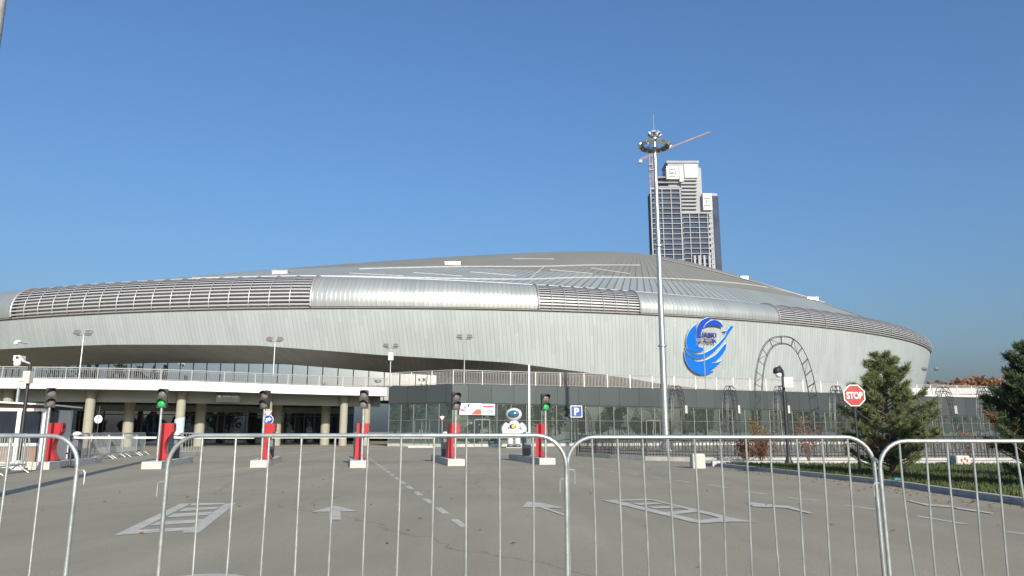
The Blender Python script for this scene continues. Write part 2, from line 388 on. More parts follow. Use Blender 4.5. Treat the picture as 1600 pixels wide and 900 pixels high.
def catmull(P, k=6, closed=False):
    P = [Vector(p) for p in P]; n = len(P); out = []
    for i in range(n if closed else n-1):
        p0 = P[i-1] if (i or closed) else P[0]; p1 = P[i]; p2 = P[(i+1) % n]; p3 = P[(i+2) % n] if (i+2 < n or closed) else P[-1]
        for j in range(k):
            t = j/k
            out.append(0.5*((2*p1)+(p2-p0)*t+(2*p0-5*p1+4*p2-p3)*t*t+(3*p1-p0-3*p2+p3)*t**3))
    if not closed: out.append(P[-1])
    return out

# ================================================================== GROUND
g = MB(); S = 2500
g.poly([(-S, -S, 0), (S, -S, 0), (S, S, 0), (-S, S, 0)])
go = g.build('ground', M['asphalt']); tag(go, kind='structure')

# lawn, kerbs and paving on the right
KP = [(6.7, 24.9), (7.05, 22.6), (7.35, 20.6), (7.8, 18.0), (8.0, 16.0), (7.95, 14.2), (7.9, 12.6), (7.9, 11.0), (7.95, 8.0)]
KL = catmull([(x, y, 0) for x, y in KP], 5)
lm = MB()
for i in range(len(KL)-1):
    a, b = KL[i], KL[i+1]
    lm.poly([(a.x+.14, a.y, .10), (b.x+.14, b.y, .10), (34, b.y, .12), (34, a.y, .12)])
lo = lm.build('lawn', M['soil']); tag(lo, kind='structure')
km = MB()
for i in range(len(KL)-1):
    a, b = KL[i], KL[i+1]
    km.poly([(a.x, a.y, .11), (b.x, b.y, .11), (b.x+.15, b.y, .11), (a.x+.15, a.y, .11)])
    km.poly([(a.x, a.y, 0), (b.x, b.y, 0), (b.x, b.y, .11), (a.x, a.y, .11)])
    km.poly([(a.x+.15, a.y, .11), (b.x+.15, b.y, .11), (b.x+.15, b.y, 0), (a.x+.15, a.y, 0)])
ko = km.build('lawn_kerb', M['kerb'], recalc=True); tag(ko, kind='structure')
wk = MB(); wk.box((6.6, 25.0, 0), (34, 25.22, .17)); wko = wk.build('white_kerb', M['conc']); tag(wko, kind='structure')
pv = MB(); pv.box((6.6, 25.22, 0), (60, 28.15, .09)); pvo = pv.build('footpath', M['paver']); tag(pvo, kind='structure')
# grass blades
gb = MB(); rr = random.Random(3)
for i in range(26000):
    y = 9 + 16*rr.random()**1.0; x = 8.05 + (14*rr.random()**1.5)
    kx = interp(-y, [-p[1] for p in KP], [p[0] for p in KP])+.17
    x = kx+(x-8.05); h = .035+.05*rr.random(); a = rr.random()*6.28; w = .012
    dx, dy = math.cos(a)*w, math.sin(a)*w; lx, ly = (rr.random()-.5)*.05, (rr.random()-.5)*.05
    gb.poly([(x-dx, y-dy, .10), (x+dx, y+dy, .10), (x+lx, y+ly, .11+h)])
gbo = gb.build('grass', M['blade'], recalc=False); tag(gbo, 'short autumn grass on the lawn behind the kerb', 'grass', kind='stuff')

# painted markings
pm = MB(); zc = [0.004]
def mark(pts, ox, oy, k=4.0):
    zc[0] += 0.0003
    P = [atz(ox+x/k, oy+y/k, 0) for x, y in pts]; pm.poly([(p.x, p.y, zc[0]) for p in P])
for q in ([(710,548),(1130,348),(1195,347),(870,513)], [(710,548),(870,513),(1200,497),(1150,518)],
          [(1135,533),(1245,531),(1478,343),(1408,349),(1200,497),(1150,518)],
          [(930,487),(985,462),(1280,446),(1225,470)], [(1035,437),(1085,412),(1335,402),(1300,421)],
          [(1120,398),(1155,377),(1375,370),(1345,384)], [(1190,362),(1195,347),(1408,345),(1400,354)]): mark(q, 0, 700)
mark([(345,402),(495,362),(640,398)], 400, 700); mark([(458,397),(528,396),(530,452),(458,452)], 400, 700)
mark([(65,372),(95,337),(180,345),(165,371)], 800, 700); mark([(180,345),(310,373),(310,378),(215,376),(165,371)], 800, 700); mark([(215,376),(350,424),(320,424),(165,371)], 800, 700)
for q in ([(560,328),(640,327),(1175,455),(1140,470)], [(840,320),(875,322),(1420,448),(1530,466),(1395,464),(1300,440)],
          [(640,327),(840,320),(880,328),(690,334)], [(760,349),(905,343),(945,351),(800,361)], [(850,371),(1000,366),(1050,377),(890,382)],
          [(960,404),(1110,390),(1160,402),(1020,420)], [(1130,468),(1170,455),(1300,440),(1395,464),(1180,474)]): mark(q, 800, 700)
mark([(1465,345),(1500,343),(1700,365),(1740,372),(1600,374),(1510,370)], 800, 700); mark([(1640,360),(1730,365),(1885,412),(1860,415),(1720,380),(1600,372)], 800, 700)
mark([(865,332),(900,332),(960,348),(1150,366),(1150,376),(1000,366)], 1200, 700); mark([(1150,368),(1410,410),(1400,415),(1190,386)], 1200, 700)
A = atz(718, 818); B = atz(585, 722); dv = (B-A).normalized(); sd = Vector((dv.y, -dv.x, 0)); L0 = (B-A).length
k = -.42
while k < L0+4:
    p = A+dv*k; q = p+dv*0.85
    pm.poly([tuple(p-sd*.052)[:2]+(.004,), tuple(p+sd*.052)[:2]+(.004,), tuple(q+sd*.052)[:2]+(.004,), tuple(q-sd*.052)[:2]+(.004,)]); k += 1.55
def dash(x0, y0, x1, y1, w=.05):
    a, b = atz(x0, y0), atz(x1, y1); d = (b-a).normalized(); n = Vector((d.y, -d.x, 0))*w
    pm.poly([tuple(a-n)[:2]+(.004,), tuple(a+n)[:2]+(.004,), tuple(b+n)[:2]+(.004,), tuple(b-n)[:2]+(.004,)])
for x0, y0, x1, y1 in ((415,113,448,117),(510,127,560,134),(610,146,670,154),(735,162,790,168),(870,183,945,191),(1025,203,1115,214),(1215,230,1340,248),(1460,272,1590,289),(1730,310,1915,330),(2070,357,2300,388),(2530,426,2845,478),(3090,525,3400,560)):
    dash(800+x0/4, 700+y0/4, 800+x1/4, 700+y1/4, .045)
for x0, y0, x1, y1 in ((360,28,395,28),(410,57,450,58),(430,14,465,14),(340,40,370,41),(560,25,600,27)): dash(400+x0/4, 700+y0/4, 400+x1/4, 700+y1/4, .08)
pmo = pm.build('road_markings', M['paint'], recalc=False); tag(pmo, kind='structure')
# pale round disc near the front barrier
mh = MB(); c0 = atz(318, 908); mh.lathe([(0.33, 0.0), (0.33, 0.006), (0.0, 0.006)], (c0.x, c0.y-.05, 0), 28)
mho = mh.build('ground_disc', M['conc_g']); tag(mho, 'round pale ground disc set in the asphalt behind the front barrier', 'ground disc')

# ================================================================== ARENA
AX, BY, ACX, AY0 = 90.0, 72.5, -16.0, 74.0
ACY = AY0+BY; ZG = 13.5
NTH = 900
th = [2*math.pi*i/NTH for i in range(NTH+1)]
def ell(t, off=0.0):
    x, y = ACX+AX*math.cos(t), ACY+BY*math.sin(t)
    nx, ny = math.cos(t)/AX, math.sin(t)/BY; l = math.hypot(nx, ny)
    return Vector((x+nx/l*off, y+ny/l*off, 0))
arc = [0.0]
for i in range(NTH): arc.append(arc[-1]+(ell(th[i+1])-ell(th[i])).length)
def zt(x): return interp(x, [-60, -22, 2, 29, 45, 80], [17.2, 17.25, 16.6, 16.0, 15.9, 15.9])
def zb(x): return interp(x, [-70, -43, -26.3, -13.2, 0, 13.2, 17.1, 40], [10.3, 10.2, 9.8, 8.8, 8.15, 6.75, 6.2, 4.4])
arena = thing('arena', (ACX, ACY, 0), 'huge oval silver sports arena with louvred barrel edge and domed metal roof', 'arena')
FRONT = [i for i in range(NTH) if True]
def strip(mb, prof, i0=0, i1=NTH, mi=0, vscale=1.0):
    """prof: list of f(t, point)->(offset, z); smooth grid with UV u=arc length, v=profile length"""
    base = len(mb.v); n = len(prof); rows = []
    for i in range(i0, i1+1):
        t = th[i]; e = ell(t); vv = 0; last = None; row = []
        for fn in prof:
            o, z = fn(t, e); p = ell(t, o); p.z = z
            if last is not None: vv += (p-last).length
            last = p; mb.v.append(tuple(p)); row.append(vv)
        rows.append(row)
    for i in range(i1-i0):
        for k in range(n-1):
            a = base+i*n+k; b = base+(i+1)*n+k
            u0, u1 = arc[i0+i], arc[i0+i+1]
            mb.face((a, b, b+1, a+1), mi, [(u0, rows[i][k]), (u1, rows[i+1][k]), (u1, rows[i+1][k+1]), (u0, rows[i][k+1])])
skp = [(lambda k: (lambda t, e: (-0.30*(ZG-0.25-zb(e.x))*(1-k)**1.15-0.02, zb(e.x)+(ZG-.25-zb(e.x))*k)))(k/6) for k in range(7)]
mb = MB(); strip(mb, skp); mb.build('skirt_cladding', M['skirt'], arena, smooth=True, recalc=False)
mb = MB(); strip(mb, [lambda t, e: (-0.02, ZG-.25), lambda t, e: (-.13, ZG-.24), lambda t, e: (-.13, ZG-.06), lambda t, e: (.12, ZG-.05), lambda t, e: (.14, ZG+.07)])
mb.build('groove', M['groove'], arena, recalc=False)
mb = MB(); strip(mb, [lambda t, e: (-0.30*(ZG-0.25-zb(e.x))-.02, zb(e.x)), lambda t, e: (-0.30*(ZG-.25-zb(e.x))-.35, zb(e.x)-.03), lambda t, e: (-9.2, max(4.66, zb(e.x)-1.25))])
mb.build('soffit', M['soffit'], arena, smooth=True, recalc=False)
INS = 2.7
def bprof(k):
    a = -R(14)+k*(R(90)+R(14))
    def fn(t, e, a=a):
        h = zt(e.x)-ZG-.07
        zz = ZG+.07+h*(math.sin(a)+math.sin(R(14)))/(1+math.sin(R(14)))
        oo = -INS+(INS+.32)*math.cos(a)**0.9 if math.cos(a) > 0 else -INS
        return oo, zz
    return fn
# louvre spans by the photograph's columns on the groove line
def th_at_px(px):
    best = None
    for i in range(NTH+1):
        p = ell(th[i]); 
        if math.sin(th[i]) > 0.2: continue
        x, y = proj((p.x, p.y, ZG+1.2))
        if p.y > 125: continue
        d = abs(x-px)
        if best is None or d < best[0]: best = (d, i)
    return best[1]
LV = [(th_at_px(24), th_at_px(483)), (th_at_px(838), th_at_px(997)), (th_at_px(1212), th_at_px(1449)+8)]
bands = [(0, LV[2][1])] ; cur = 0
segs = []; edges = sorted(LV)
p0 = 0
for a, b in edges: segs.append((p0, a)); p0 = b
segs.append((p0, NTH))
mb = MB(); pr = [bprof(k/12) for k in range(13)]
for a, b in segs:
    if b > a: strip(mb, pr, a, b)
mb.build('barrel_cladding', M['barrel'], arena, smooth=True, recalc=False)
for (a, b), nrib in zip(LV, (17, 8, 24)):
    lv = MB()
    strip(lv, [(lambda k: (lambda t, e: (bprof(k/8)(t, e)[0]-.55, bprof(k/8)(t, e)[1]-.1)))(k) for k in range(9)], a, b, 1)
    NS = 13
    for k in range(NS):
        kk = (k+.45)/NS*0.97
        f0 = bprof(kk); f1 = bprof(min(1, kk+.031))
        strip(lv, [lambda t, e: (f0(t, e)[0]-.14, f0(t, e)[1]-.02), lambda t, e: f0(t, e), lambda t, e: f1(t, e), lambda t, e: (f1(t, e)[0]-.14, f1(t, e)[1]-.02)], a, b, 0)
    lo_ = lv.build('louvre_panel', [M['slat'], M['dark']], arena, recalc=False)
    for j in range(nrib+1):
        t = th[a]+(th[b]-th[a])*j/nrib; e = ell(t)
        rb = MB(); pts = []
        for k in range(11):
            o, z = bprof(k/10)(t, e); p = ell(t, o+.05); p.z = z+.03; pts.append(p)
        rb.tube(pts, .045 if 0 < j < nrib else .12, 5); rb.build('rib', M['rail_mid'], lo_)
# roof
RAX, RAY, RH, RP = 29.0, 166.0, 41.0, 1.2
def roofp(t, s):
    e = ell(t, -INS); z0 = zt(ell(t).x); h = 1-(1-s)**RP
    z = z0+(RH-z0)*h
    return Vector((e.x+(RAX-e.x)*s, e.y+(RAY-e.y)*s, z+.02))
def roof_strip(mb, s0, s1, ns):
    base = len(mb.v); n = ns+1
    for i in range(NTH+1):
        for k in range(n): mb.v.append(tuple(roofp(th[i], s0+(s1-s0)*k/ns)))
    for i in range(NTH):
        for k in range(ns):
            a = base+i*n+k; b = a+n; va = (s0+(s1-s0)*k/ns)*70; vb = (s0+(s1-s0)*(k+1)/ns)*70
            mb.face((a, b, b+1, a+1), 0, [(arc[i], va), (arc[i+1], va), (arc[i+1], vb), (arc[i], vb)])
def roof_at_px(px, py):
    """nearest (visible) roof point seen at a photo pixel"""
    cand = []
    for i in range(NTH//2, NTH, 2):
        for k in range(0, 100):
            p = roofp(th[i], k/100)
            if p.y > 185: continue
            x, y = proj(p); d = (x-px)**2+3*(y-py)**2
            cand.append((d, p, th[i], k/100))
    dm = min(c[0] for c in cand)
    d0 = min((c for c in cand if c[0] <= max(dm*1.5, 24)), key=lambda c: c[1].y)
    t0, s0 = d0[2], d0[3]
    for di in range(-5, 6):
        for dk in range(-5, 6):
            t = t0+di*math.pi/NTH/1.2; ss = max(0, s0+dk/600); p = roofp(t, ss); x, y = proj(p); d = (x-px)**2+3*(y-py)**2
            if d < d0[0]: d0 = (d, p, t, ss)
    return d0
SB = roof_at_px(700, 417)[3]
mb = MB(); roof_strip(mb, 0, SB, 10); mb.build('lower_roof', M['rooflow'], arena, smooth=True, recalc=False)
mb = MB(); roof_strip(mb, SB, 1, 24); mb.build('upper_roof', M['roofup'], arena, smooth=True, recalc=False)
def roof_line(name, pts, r, m):
    P = [roof_at_px(x, y)[1]+Vector((0, 0, r*.6)) for x, y in pts]
    tb = MB(); tb.tube(catmull(P, 5), r, 5); return tb.build(name, m, arena)
roof_line('ridge_trim', [(300,435),(480,431),(620,434),(740,436),(830,436),(900,434),(1000,433),(1080,436),(1150,441),(1200,448)], .07, M['trim'])
roof_line('ridge_trim', [(1035,404),(1100,419),(1160,434),(1220,451),(1290,472)], .16, M['groove'])
roof_line('ridge_trim', [(1200,448),(1250,460),(1320,477),(1380,493)], .09, M['groove'])
roof_line('ridge_trim', [(560,419),(700,417.5),(840,416.5),(920,413.5),(1000,413)], .07, M['trim'])
roof_line('ridge_trim', [(830,434),(850,415)], .06, M['trim'])
for q in ([(545,427),(630,431)], [(645,426),(722,431)], [(735,425),(805,430)], [(860,421),(926,428)], [(924,419),(985,428)], [(800,403),(865,403.5)]):
    roof_line('snow_guard', q, .045, M['trim'])
for (x, y, w) in ((708, 412.5, 2.0), (440, 425.5, 1.7), (1273, 461, 1.7), (1163, 433, 1.2)):
    p = roof_at_px(x, y)[1]; vb = MB(); vb.box((p.x-w/2, p.y-.5, p.z-.3), (p.x+w/2, p.y+.5, p.z+.20))
    vb.box((p.x-w/2-.08, p.y-.6, p.z+.20), (p.x+w/2+.08, p.y+.6, p.z+.26)); vb.build('roof_vent', M['trim'], arena)
tb = MB(); P = []
for i in range(LV[0][0]-6, LV[2][1]+10, 3):
    t = th[i % NTH]; p = roofp(t, 0); P.append(p+Vector((0, 0, .05)))
tb.tube(P, .10, 5); tb.build('eave_trim', M['trim'], arena)
# upper hall glazing behind the terrace
def hall(off, k): return lambda t, e: (off, 4.5+(max(4.6, zb(e.x)-1.2)-4.5)*k)
i0, i1, i2 = int(NTH*.60), int(NTH*.765), int(NTH*.90)
mb = MB(); strip(mb, [hall(-9, 0), hall(-9, 1)], i0, i1); hg = mb.build('hall_glazing', M['glass_up'], arena, recalc=False)
mb = MB(); strip(mb, [hall(-9, 0), hall(-9, 1)], i1, i2); mb.build('rear_cladding', M['soffit'], arena, recalc=False)
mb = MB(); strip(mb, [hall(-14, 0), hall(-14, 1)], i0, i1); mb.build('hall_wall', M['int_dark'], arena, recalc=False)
mb = MB(); d = 0; i = i0
while i < i1:
    e = ell(th[i]); p = ell(th[i], -8.97); zz = max(4.6, zb(e.x)-1.2)
    mb.tube([(p.x, p.y, 4.5), (p.x, p.y, zz)], .05, 4); i += 3
mb2 = [ell(th[i], -8.96) for i in range(i0, i1, 4)]
mb.tube([(p.x, p.y, 6.1) for p in mb2], .05, 4); mb.build('mullions', M['frame_d'], hg)

# emblem on the skirt
pc = at(1108, 541, 78.0)
emb = thing('arena_emblem', (pc.x, pc.y, pc.z), 'large blue phoenix bird emblem with arena lettering mounted on the silver skirt', 'emblem')
# tangent plane of the skirt where the emblem sits, leaning like the cladding
tE = None
for i in range(NTH):
    e = ell(th[i])
    if e.y < 110 and (tE is None or abs(proj((e.x, e.y, 11))[0]-1108) < tE[0]): tE = (abs(proj((e.x, e.y, 11))[0]-1108), th[i])
tE = tE[1]; eE = ell(tE)
zb_ = zb(eE.x)
def skirt_pt(t, z):
    e = ell(t); k = (z-zb(e.x))/(ZG-.25-zb(e.x)); p = ell(t, -0.30*(ZG-.25-zb(e.x))*max(0, 1-k)**1.15-.02); p.z = z; return p
pA = skirt_pt(tE, 12.4); pB = skirt_pt(tE, 8.0); pT = skirt_pt(tE+.02, 12.4)
up = (pA-pB).normalized(); tx = (pT-pA).normalized(); nE = tx.cross(up).normalized()
if nE.y > 0: nE = -nE
bulge = 0.28
oE = skirt_pt(tE, 10.2)+nE*bulge
def eplane(x, y, out=0.0):
    u = (x-800)/F; v = (450-y)/F; dr = Vector((u, _c-v*_s, _s+v*_c)); o = Vector((0, 0, EYE))
    t = (oE+nE*out-o).dot(nE)/dr.dot(nE); return o+dr*t
def epoly(zpts, name, m, smooth=3, out=0.0, thick=.2):
    P = [eplane(1040+x/7.5, 480+y/7.5, out) for x, y in zpts]
    mbp = MB(); mbp.prism(P, -nE*thick, 0, 1)
    o = mbp.build(name, [m, M['logo_e']], emb)
    bm = bmesh.new(); bm.from_mesh(o.data); bmesh.ops.triangulate(bm, faces=[f for f in bm.faces if len(f.verts) > 4]); bm.to_mesh(o.data); bm.free()
    return o
def sm(pts, k=4):
    out = []
    for seg in pts:
        out += [(p.x, p.y) for p in catmull([(x, y, 0) for x, y in seg], k)][:-1]
    return out
epoly(sm([[(360,195),(300,250),(258,330),(243,420),(262,480),(310,512),(375,522),(440,512)],[(440,512),(455,490),(450,478)],[(450,478),(395,465),(365,430),(352,350),(345,270),(360,195)]]), 'wing_feather', M['logo_a'])
epoly(sm([[(552,128),(500,121),(430,152),(388,200),(366,260),(362,340),(370,400),(378,440)],[(378,440),(410,420),(408,330),(432,260),(470,190),(515,148),(552,128)]]), 'wing_feather', M['logo_b'])
epoly(sm([[(672,240),(660,200),(620,165),(570,150),(520,162),(480,192),(447,240)],[(447,240),(482,226),(535,215),(600,217),(640,228),(672,240)]]), 'wing_feather', M['logo_b'])
epoly(sm([[(238,470),(250,525),(290,575),(350,600),(430,597),(500,572),(570,522),(640,450),(700,370),(752,290),(803,222)],[(803,222),(785,222),(765,216)],[(765,216),(730,265),(697,335),(640,402),(570,470),(490,520),(420,548),(350,546),(290,522),(256,480),(238,470)]]), 'bird_neck', M['logo_a'])
epoly([(676,284),(700,280),(722,268),(716,284),(695,290)], 'beak', M['logo_b'])
epoly(sm([[(225,508),(232,600),(268,685),(330,752),(400,786),(470,792),(525,772),(577,745)],[(577,745),(530,742),(500,728)],[(500,728),(560,718),(620,672),(665,618)],[(665,618),(610,645),(520,655)],[(520,655),(600,622),(660,560),(702,490),(712,422)],[(712,422),(680,450),(600,545),(520,597),(450,626),(370,634),(300,607),(250,565),(225,508)]]), 'tail_feather', M['logo_a'])
yawE = math.atan2(tx.y, tx.x) if tx.x > 0 else math.atan2(-tx.y, -tx.x)
for s_, cx_, cy_, w_, h_ in (('HUMO', 1108.4, 523.5, 21.5, 7.6), ('ARENA', 1109.2, 532.8, 19.5, 5.6)):
    p = eplane(cx_, cy_, .05); w = (eplane(cx_+w_/2, cy_)-eplane(cx_-w_/2, cy_)).length; h = (eplane(cx_, cy_-h_/2)-eplane(cx_, cy_+h_/2)).length
    text_obj(s_, 'lettering', M['logo_t'], emb, p, w, h, .06, yawE, bold=0.02)

# ================================================================== PODIUM WITH WHITE CANOPY (left)
TZ = 4.7
ED = [atz(x, y, TZ) for x, y in ((-260, 589.5), (-120, 590), (0, 591), (100, 592), (200, 593.5), (300, 596), (400, 599.5), (500, 603), (608, 606.3))]
ED = [Vector((p.x, p.y, 0)) for p in ED]
def offs(poly, d):
    out = []
    for i, p in enumerate(poly):
        a = poly[max(0, i-1)]; b = poly[min(len(poly)-1, i+1)]; t = (b-a).normalized(); n = Vector((-t.y, t.x, 0)); out.append(p+n*d)
    return out
def wall(mb, poly, z0, z1, mi=0, u0=0.0):
    u = u0
    for a, b in zip(poly, poly[1:]):
        l = (b-a).length; za0, za1 = (z0, z1) if not isinstance(z0, list) else (z0, z1)
        mb.poly([(a.x, a.y, z0), (b.x, b.y, z0), (b.x, b.y, z1), (a.x, a.y, z1)], mi, [(u, z0), (u+l, z0), (u+l, z1), (u, z1)]); u += l
    return u
def slab(mb, pa, pb, z, mi=0):
    for a, b, c, d in zip(pa, pa[1:], pb[1:], pb): mb.poly([(a.x, a.y, z), (b.x, b.y, z), (c.x, c.y, z), (d.x, d.y, z)], mi)
pod = thing('canopy_building', (ED[4].x, ED[4].y+4, 0), 'long white canopied entrance building with round cream columns under the terrace', 'building')
fz = 4.03
mb = MB(); wall(mb, ED, fz, TZ); bk = offs(ED, .3); slab(mb, ED, bk, TZ); wall(mb, bk, TZ-.1, TZ)
mb.build('fascia', M['fascia_w'], pod, recalc=False)
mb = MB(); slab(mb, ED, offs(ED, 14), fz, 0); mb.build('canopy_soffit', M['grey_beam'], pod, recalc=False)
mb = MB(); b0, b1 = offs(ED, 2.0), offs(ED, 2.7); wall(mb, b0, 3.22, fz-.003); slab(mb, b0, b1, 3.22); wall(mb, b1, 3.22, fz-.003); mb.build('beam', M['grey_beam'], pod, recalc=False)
mb = MB(); slab(mb, offs(ED, .3), offs(ED, 30), TZ-.1); mb.build('terrace_deck', M['paver'], pod, recalc=False)
def on_line(poly, px):
    for a, b in zip(poly, poly[1:]):
        xa, xb = proj((a.x, a.y, 1.5))[0], proj((b.x, b.y, 1.5))[0]
        if xa <= px <= xb: return a+(b-a)*((px-xa)/(xb-xa))
    return poly[-1].copy()
for row, pxs, rad in ((1.62, (8, 137, 280, 416, 535, 571), .32), (5.2, (60, 200, 311, 431, 507), .38)):
    for x in pxs:
        p = on_line(offs(ED, row), x); c = MB(); c.lathe([(rad+.012, 0), (rad+.012, .42), (rad, .421), (rad, 1.9), (rad+.02, 1.91), (rad+.02, 1.96), (rad, 1.97), (rad, 4.03)], p, 20)
        c.build('column', M['column'], pod, smooth=True)
wl = offs(ED, 9.0)
mb = MB(); wall(mb, wl, 0, 4.0); eg = mb.build('entrance_glazing', M['glass_dk'], pod, recalc=False)
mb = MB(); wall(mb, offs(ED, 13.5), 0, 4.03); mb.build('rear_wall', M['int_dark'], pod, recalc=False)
mb = MB()
for a, b in zip(wl, wl[1:]):
    n = max(1, int((b-a).length/1.5))
    for k in range(n):
        p = a+(b-a)*(k/n)-Vector((0, .05, 0)); mb.tube([(p.x, p.y, 0), (p.x, p.y, 4.0)], .045, 4)
for z in (.15, 2.5, 3.3): mb.tube([(p.x, p.y-.05, z) for p in wl], .04, 4)
mb.build('mullions', M['frame_d'], eg)
mb = MB(); wall(mb, offs(ED, 8.9), 2.75, 3.25); mb.build('transom_lights', M['frame'], pod, recalc=False)
# hanging direction sign under the canopy
p = on_line(offs(ED, .55), 352); t = (ED[6]-ED[5]).normalized(); yw = math.atan2(t.y, t.x)
zz0, zz1 = at(352, 628.5, p.y).z, at(352, 614.5, p.y).z
sg = thing('direction_sign', (p.x, p.y, zz0), 'dark hanging direction sign with white arrow and letters under the white canopy edge', 'sign')
mb = MB(); W = .86; mb.box((p.x-W, p.y, zz0), (p.x+W, p.y+.08, zz1), rz=yw, org=p)
for sx in (-.6, .6): q = p+t*sx; mb.tube([(q.x, q.y+.04, zz1), (q.x, q.y+.04, fz)], .015, 5)
mb.build('sign_panel', M['tl'], sg)
mb = MB(); c = p+Vector((0, -.02, 0))-t*.62; c.z = zz0+.42
mb.prism([c+t*-.12, c+t*.08+Vector((0, 0, .14)), c+t*.08-Vector((0, 0, .14))], (0, -.01, 0)); mb.build('arrow', M['frame'], sg)
text_obj('ЗАЕЗД', 'lettering', M['frame'], sg, p+t*.16+Vector((0, -.02, zz0+.43-p.z)), 1.05, .2, .004, yw)

# ================================================================== GLASS PAVILION (centre and right)
PV = [(-9.9, 59.9), (-4.55, 56.9), (0, 58.5), (6, 60.6), (12, 62.8), (18, 64.9), (23, 66.8), (29, 69.4), (35, 72.2), (41, 75.0), (46, 76.6), (52, 79.0), (60, 83), (72, 92)]
PV = [Vector((x, y, 0)) for x, y in PV]
def pvz(x): return interp(x, [-4, 23, 42, 60], [3.32, 3.08, 2.75, 2.6])
pav = thing('glass_pavilion', (20, 70, 0), 'low glass-fronted pavilion with dark grey panel fascia below the terrace railing', 'building')
mb = MB(); u = 0
for a, b in zip(PV, PV[1:]):
    l = (b-a).length; za, zb2 = pvz(a.x), pvz(b.x)
    mb.poly([(a.x, a.y, za), (b.x, b.y, zb2), (b.x, b.y, TZ), (a.x, a.y, TZ)], 0, [(u, za), (u+l, zb2), (u+l, TZ), (u, TZ)])
    mb.poly([(a.x, a.y, za), (b.x, b.y, zb2), (b.x, b.y+.6, zb2), (a.x, a.y+.6, za)], 0, [(u+.5, 0), (u+.6, 0), (u+.6, .1), (u+.5, .1)]); u += l
mb.build('fascia', M['fascia_g'], pav, recalc=False)
mb = MB(); slab(mb, PV, offs(PV, 24), TZ-.06); mb.build('terrace_deck', M['paver'], pav, recalc=False)
gl = offs(PV, .14)
mb = MB()
for a, b in zip(gl, gl[1:]): mb.poly([(a.x, a.y, .22), (b.x, b.y, .22), (b.x, b.y, pvz(b.x)+.05), (a.x, a.y, pvz(a.x)+.05)])
pg = mb.build('glazing', M['glass'], pav, recalc=False)
mb = MB()
for a, b in zip(gl, gl[1:]):
    n = max(1, round((b-a).length/1.28))
    for k in range(n):
        p = a+(b-a)*(k/n); mb.box((p.x-.024, p.y-.06, 0), (p.x+.024, p.y+.02, pvz(p.x)))
for z, r in ((.25, .045), (1.98, .035)): mb.tube([(p.x, p.y-.03, z) for p in gl], r, 4)
mb.tube([(p.x, p.y-.03, pvz(p.x)-.06) for p in gl], .05, 4)
mb.build('mullions', M['frame'], pg)
mb = MB(); o1 = offs(PV, .05)
for a, b in zip(o1, o1[1:]): mb.poly([(a.x, a.y, 0), (b.x, b.y, 0), (b.x, b.y, .22), (a.x, a.y, .22)])
slab(mb, o1, offs(PV, .2), .22); mb.build('plinth', M['conc_g'], pav, recalc=False)
mb = MB(); wall(mb, offs(PV, 7), 0, 3.3); slab(mb, offs(PV, .3), offs(PV, 7), 3.36); mb.build('interior_wall', M['interior'], pav, recalc=False)
for x in (633, 700, 832, 1105):
    p = on_line(offs(PV, 1.3), x) if x > 705 else on_line(offs([PV[0], PV[1]], 1.3), x)
    c = MB(); c.lathe([(.36, 0), (.36, 3.3)], p, 16); c.build('column', M['column'], pav, smooth=True)
# doors in the side face
def door(px, poly, w=1.5, h=2.1):
    p = on_line(poly, px); i = [k for k in range(len(poly)-1) if poly[k].x <= p.x <= poly[k+1].x]; a, b = poly[i[0]], poly[i[0]+1]; t = (b-a).normalized()
    d = MB(); fr = Vector((t.y, -t.x, 0))*.09
    for s0, s1, z0, z1 in ((-w/2, -w/2+.08, .02, h), (w/2-.08, w/2, .02, h), (-.04, .04, .02, h-.1), (-w/2, w/2, h-.1, h)):
        A_ = p+t*s0+fr; B_ = p+t*s1+fr
        d.prism([(A_.x, A_.y, z0), (B_.x, B_.y, z0), (B_.x, B_.y, z1), (A_.x, A_.y, z1)], -fr*.6)
    dd = d.build('door', M['frame'], pav); h_ = MB()
    for s in (-.12, .12): q = p+t*s+fr*1.5; h_.tube([(q.x, q.y, .9), (q.x, q.y, 1.3)], .015, 5)
    h_.build('handle', M['galv'], dd)
door(661, gl[:2]); door(1020, gl[1:], 1.4); door(752, gl[1:], 1.3)
st = MB(); p = atz(659, 699.5); st.box((p.x-.95, p.y-.2, 0), (p.x+.95, p.y+.6, .15)); st.build('doorstep', M['conc'], pav)
mb = MB()   # white parapet cap on the far right wing
cp = [p for p in PV if p.x > 34]
mb.tube([(p.x, p.y-.02, TZ+.03) for p in catmull(cp, 4)], .13, 6); mb.build('parapet_cap', M['white'], pav)

# white roof slab further back at the far right
wr = thing('white_roof_wing', (58, 92, 0), 'low distant white-edged roof wing beyond the right end of the arena', 'building')
q0 = [Vector((44, 90, 0)), Vector((56, 90, 0)), Vector((68, 93, 0)), Vector((84, 99, 0))]
mb = MB(); wall(mb, q0, 5.6, 6.3); slab(mb, q0, offs(q0, 8), 6.3); slab(mb, q0, offs(q0, 8), 5.6); mb.build('roof_edge', M['rail'], wr, recalc=False)
mb = MB(); wall(mb, offs(q0, .6), 0, 5.6); mb.build('wall', M['grey_beam'], wr, recalc=False)
mb = MB(); wall(mb, offs(q0, .5), 4.75, 5.35); mb.build('window', M['kglass'], wr, recalc=False)

